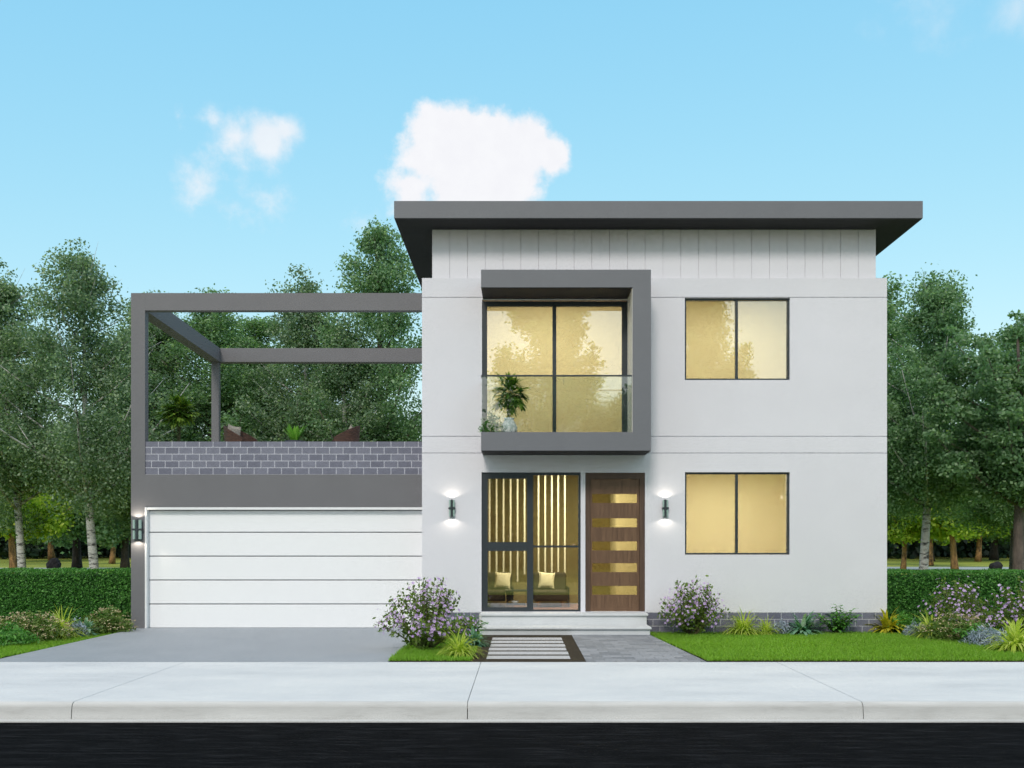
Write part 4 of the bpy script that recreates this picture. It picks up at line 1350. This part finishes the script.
prop(o, 'dark wood closing the view behind the park', 'wood', kind='stuff')


# dark boulders in the park
def boulder(x, y, w, h, label, seed):
    bm = bmesh.new(); bmesh.ops.create_icosphere(bm, subdivisions=4, radius=1)
    rnd = random.Random(seed); ph = [rnd.uniform(0, 6) for _ in range(6)]
    for v in bm.verts:
        p = v.co
        k = 1 + .14 * math.sin(p.x * 3 + ph[0]) * math.sin(p.z * 2.6 + ph[1]) + .08 * math.sin(p.y * 6 + ph[2]) + .04 * math.sin(p.x * 11 + ph[3]) * math.sin(p.z * 9 + ph[4])
        v.co = Vector((p.x * w / 2 * k, p.y * w / 2 * k, max(p.z, -.55) * h * .62 * k + h * .33))
    me = bpy.data.meshes.new('boulder'); bm.to_mesh(me); bm.free()
    me.materials.append(M['stone'])
    o = bpy.data.objects.new('boulder', me); COL.objects.link(o); o.location = (x, y, -.03)
    prop(o, label, 'boulder', 'dark boulders in the park')


boulder(gx(54, 40), 40, .70, .62, 'dark rounded boulder in the park between the left birch trunks', 1)
boulder(gx(996, 36), 36, .68, .50, 'dark rounded boulder in the park beside the thick brown trunk', 2)

# trees across the street, which the windows mirror
GS = 'street trees across the road mirrored in the windows'
rA = make_tree('street_tree', 'street tree across the road mirrored in the upper right window', (8.4, -30, -.03), 14.6, 4.6, 2.6, .20, 'bark_brown', 'broadleaf', 121, 150, 60000, .17, .11, group=GS, limbs=30)
copy_thing(rA, (1.6, -31.5, -.03), 2.0, (1.25, 1.06), 'street tree across the road mirrored in the balcony door', GS)
copy_thing(rA, (-6.5, -32, -.03), 3.5, (1.0, .9), 'street tree across the road mirrored in the hall window', GS)
o = leaf_cloud('street_hedge', np.stack([rng.uniform(-40, 40, 30000), rng.uniform(-44, -40, 30000), rng.beta(1.0, 1.5, 30000) * 6.5], 1),
               *rand_axes(rng, 30000), rng.uniform(.5, .9, 30000), rng.uniform(.4, .6, 30000), rng.beta(2, 3, 30000), M['broadleaf'])
prop(o, 'loose shrubbery across the road mirrored low in the windows', 'shrubbery', kind='stuff')

# ------------------------------------------------------------------ stepping slabs in the soil bed
D0, D1 = 14.75 - 16, 12.05 - 16
order = ['nearest the entrance steps', 'second from the entrance steps', 'third from the entrance steps', 'third from the pavement', 'second from the pavement', 'nearest the pavement']
proto = None
for i in range(6):
    y1 = D0 - i * (D0 - D1 - 0.33) / 5 - 0.165
    if proto is None:
        mb = MB(); mb.box(-0.53, 0.53, -0.145, 0.145, -0.02, 0.0)
        M['slab'] = plain('grey_concrete_slab', (0.46, 0.46, 0.47), 0.85, var=0.08, scale=6, bump=0.2, fine=0.04)
        proto = mb.build('stepping_slab', M['slab'], None, bevel=0.006)
        o = proto
    else:
        o = proto.copy(); COL.objects.link(o)
    o.location = (0.095 + random.uniform(-.006, .006), y1, 0.007)
    prop(o, 'pale concrete stepping slab ' + order[i] + ' in dark soil', 'stepping slab', 'pale stepping slabs in the soil bed')

# ------------------------------------------------------------------ light and sky
SUN_EL, SUN_AZ = 40.0, -12.0     # azimuth from the viewing axis behind the camera, minus = from the left
az = R(180 + SUN_AZ * -1)        # compass-like angle from +Y
dirv = Vector((math.sin(R(SUN_AZ)) * math.cos(R(SUN_EL)), -math.cos(R(SUN_AZ)) * math.cos(R(SUN_EL)), math.sin(R(SUN_EL))))
sun = bpy.data.lights.new('sun', 'SUN'); sun.energy = 1.75; sun.angle = R(14); sun.color = (1.0, 0.94, 0.875)
so = bpy.data.objects.new('sun', sun); COL.objects.link(so)
so.rotation_euler = dirv.to_track_quat('Z', 'Y').to_euler(); so.location = (0, -10, 20)

w = bpy.data.worlds.new('World'); scene.world = w; w.use_nodes = True
nt = w.node_tree; bg = nt.nodes['Background']
sky = N(nt, 'ShaderNodeTexSky'); sky.sky_type = 'NISHITA'; sky.sun_disc = False
sky.sun_elevation = R(SUN_EL); sky.sun_rotation = math.atan2(dirv.x, dirv.y)
sky.altitude = 0; sky.air_density = 1.0; sky.dust_density = 0.6; sky.ozone_density = 1.0
STR = 0.10
pre = N(nt, 'ShaderNodeVectorMath', operation='SCALE'); pre.inputs['Scale'].default_value = STR
L(nt, sky.outputs['Color'], pre.inputs[0])
sp = N(nt, 'ShaderNodeSeparateXYZ'); L(nt, pre.outputs['Vector'], sp.inputs[0])
tint = N(nt, 'ShaderNodeCombineXYZ')
for ax, g_, k_ in (('X', .75, 1.40), ('Y', .36, 1.185), ('Z', .15, 1.08)):      # cyan summer sky
    p_ = N(nt, 'ShaderNodeMath', operation='POWER'); p_.inputs[1].default_value = g_
    L(nt, sp.outputs[ax], p_.inputs[0])
    m_ = N(nt, 'ShaderNodeMath', operation='MULTIPLY'); m_.inputs[1].default_value = k_ / STR
    L(nt, p_.outputs[0], m_.inputs[0]); L(nt, m_.outputs[0], tint.inputs[ax])
# clouds: soft puffs at fixed directions, broken up by noise
tc = N(nt, 'ShaderNodeTexCoord')
nrmv = N(nt, 'ShaderNodeVectorMath', operation='NORMALIZE'); L(nt, tc.outputs['Generated'], nrmv.inputs[0])
nz = N(nt, 'ShaderNodeTexNoise', Scale=16.0, Detail=10.0, Roughness=0.62); L(nt, nrmv.outputs['Vector'], nz.inputs['Vector'])
nz2 = N(nt, 'ShaderNodeTexNoise', Scale=55.0, Detail=8.0, Roughness=0.6); L(nt, nrmv.outputs['Vector'], nz2.inputs['Vector'])


def direction(px, py):
    return Vector(((px - 521) / F, 1.0, (543 - py) / F)).normalized()


def puffs(lst):
    acc = None
    for (px, py, r, k) in lst:
        d = N(nt, 'ShaderNodeVectorMath', operation='DISTANCE'); d.inputs[1].default_value = direction(px, py)
        L(nt, nrmv.outputs['Vector'], d.inputs[0])
        m = N(nt, 'ShaderNodeMath', operation='MULTIPLY_ADD'); m.inputs[1].default_value = -k / (r / F); m.inputs[2].default_value = k
        L(nt, d.outputs['Value'], m.inputs[0])
        if acc is None: acc = m.outputs[0]
        else:
            mx = N(nt, 'ShaderNodeMath', operation='SMOOTH_MAX'); mx.inputs[2].default_value = 0.15
            L(nt, acc, mx.inputs[0]); L(nt, m.outputs[0], mx.inputs[1]); acc = mx.outputs[0]
    return acc


def cloud_layer(lst, amp, lo, hi, dens):
    acc = puffs(lst)
    s1 = N(nt, 'ShaderNodeMath', operation='MULTIPLY_ADD'); s1.inputs[1].default_value = amp; L(nt, nz.outputs['Fac'], s1.inputs[0]); L(nt, acc, s1.inputs[2])
    s2 = N(nt, 'ShaderNodeMath', operation='MULTIPLY_ADD'); s2.inputs[1].default_value = amp * .55; L(nt, nz2.outputs['Fac'], s2.inputs[0]); L(nt, s1.outputs[0], s2.inputs[2])
    mr = N(nt, 'ShaderNodeMapRange', interpolation_type='SMOOTHSTEP')
    mr.inputs['From Min'].default_value = lo + amp * .775; mr.inputs['From Max'].default_value = hi + amp * .775
    mr.inputs['To Max'].default_value = dens
    L(nt, s2.outputs[0], mr.inputs['Value'])
    return mr.outputs['Result']


big = cloud_layer([(434, 134, 30, .9), (428, 160, 36, .9), (470, 160, 48, 1), (460, 134, 28, 1), (490, 144, 36, 1), (528, 148, 34, 1), (505, 172, 50, 1), (455, 178, 44, .95), (410, 186, 34, .7), (552, 158, 22, .8)], 1.05, 0.03, 0.42, 0.96)
small = cloud_layer([(266, 138, 30, .9), (236, 138, 28, .75), (284, 132, 18, .7), (198, 182, 28, .6), (215, 120, 18, .45), (268, 210, 18, .15), (220, 208, 14, .3), (210, 120, 12, .3), (360, 228, 22, .45), (178, 116, 10, .25)], 1.5, 0.0, 0.85, 0.8)
faint = cloud_layer([(1018, 8, 30, .7), (940, -6, 46, .4), (1030, 24, 18, .5)], 1.1, 0.0, 1.0, 0.5)
mxc = N(nt, 'ShaderNodeMath', operation='MAXIMUM'); L(nt, big, mxc.inputs[0]); L(nt, small, mxc.inputs[1])
mxc2 = N(nt, 'ShaderNodeMath', operation='MAXIMUM'); L(nt, mxc.outputs[0], mxc2.inputs[0]); L(nt, faint, mxc2.inputs[1])
STR = 0.10
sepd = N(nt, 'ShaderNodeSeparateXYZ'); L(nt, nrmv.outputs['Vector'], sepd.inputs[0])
nz3 = N(nt, 'ShaderNodeTexNoise', Scale=3.0, Detail=8.0, Roughness=0.6); L(nt, nrmv.outputs['Vector'], nz3.inputs['Vector'])  # unseen overhead cloud cover, added to whiten the light from above
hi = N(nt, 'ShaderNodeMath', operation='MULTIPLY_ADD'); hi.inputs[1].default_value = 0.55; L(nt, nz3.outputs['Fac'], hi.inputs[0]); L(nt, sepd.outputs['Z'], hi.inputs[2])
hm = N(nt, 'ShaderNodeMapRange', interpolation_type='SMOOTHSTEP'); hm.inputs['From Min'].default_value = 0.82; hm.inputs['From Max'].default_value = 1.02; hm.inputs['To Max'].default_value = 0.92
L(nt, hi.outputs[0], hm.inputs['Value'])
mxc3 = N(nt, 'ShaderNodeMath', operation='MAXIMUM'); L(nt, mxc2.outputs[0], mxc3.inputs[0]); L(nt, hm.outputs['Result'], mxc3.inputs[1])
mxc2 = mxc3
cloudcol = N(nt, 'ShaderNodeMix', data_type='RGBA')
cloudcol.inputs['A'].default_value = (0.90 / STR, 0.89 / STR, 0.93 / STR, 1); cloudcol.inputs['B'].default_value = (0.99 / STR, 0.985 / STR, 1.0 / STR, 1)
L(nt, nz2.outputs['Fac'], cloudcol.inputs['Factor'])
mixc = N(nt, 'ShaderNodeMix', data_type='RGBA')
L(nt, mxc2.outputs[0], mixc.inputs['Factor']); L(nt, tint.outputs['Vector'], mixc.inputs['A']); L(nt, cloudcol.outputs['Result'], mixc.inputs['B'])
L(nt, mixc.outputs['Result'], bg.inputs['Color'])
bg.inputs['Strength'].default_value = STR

# ------------------------------------------------------------------ camera
cd = bpy.data.cameras.new('camera'); cam = bpy.data.objects.new('camera', cd); COL.objects.link(cam)
cam.location = (0, CAM_Y, EYE); cam.rotation_euler = (R(90), 0, 0)
cd.sensor_width = 36.0; cd.lens = F / 1024 * 36.0
cd.shift_x = -9 / 1024; cd.shift_y = (543 - 384) / 1024
cd.clip_end = 1000; cd.clip_start = 0.1
scene.camera = cam

scene.view_settings.view_transform = 'Standard'; scene.view_settings.look = 'None'
scene.view_settings.exposure = 0.0; scene.view_settings.gamma = 1.0
scene.view_settings.use_curve_mapping = False
scene.cycles.max_bounces = 8; scene.cycles.transparent_max_bounces = 16
scene.cycles.diffuse_bounces = 4; scene.cycles.glossy_bounces = 4
scene.cycles.use_denoising = True
scene.cycles.denoising_input_passes = 'RGB'
scene.cycles.sample_clamp_indirect = 6.0
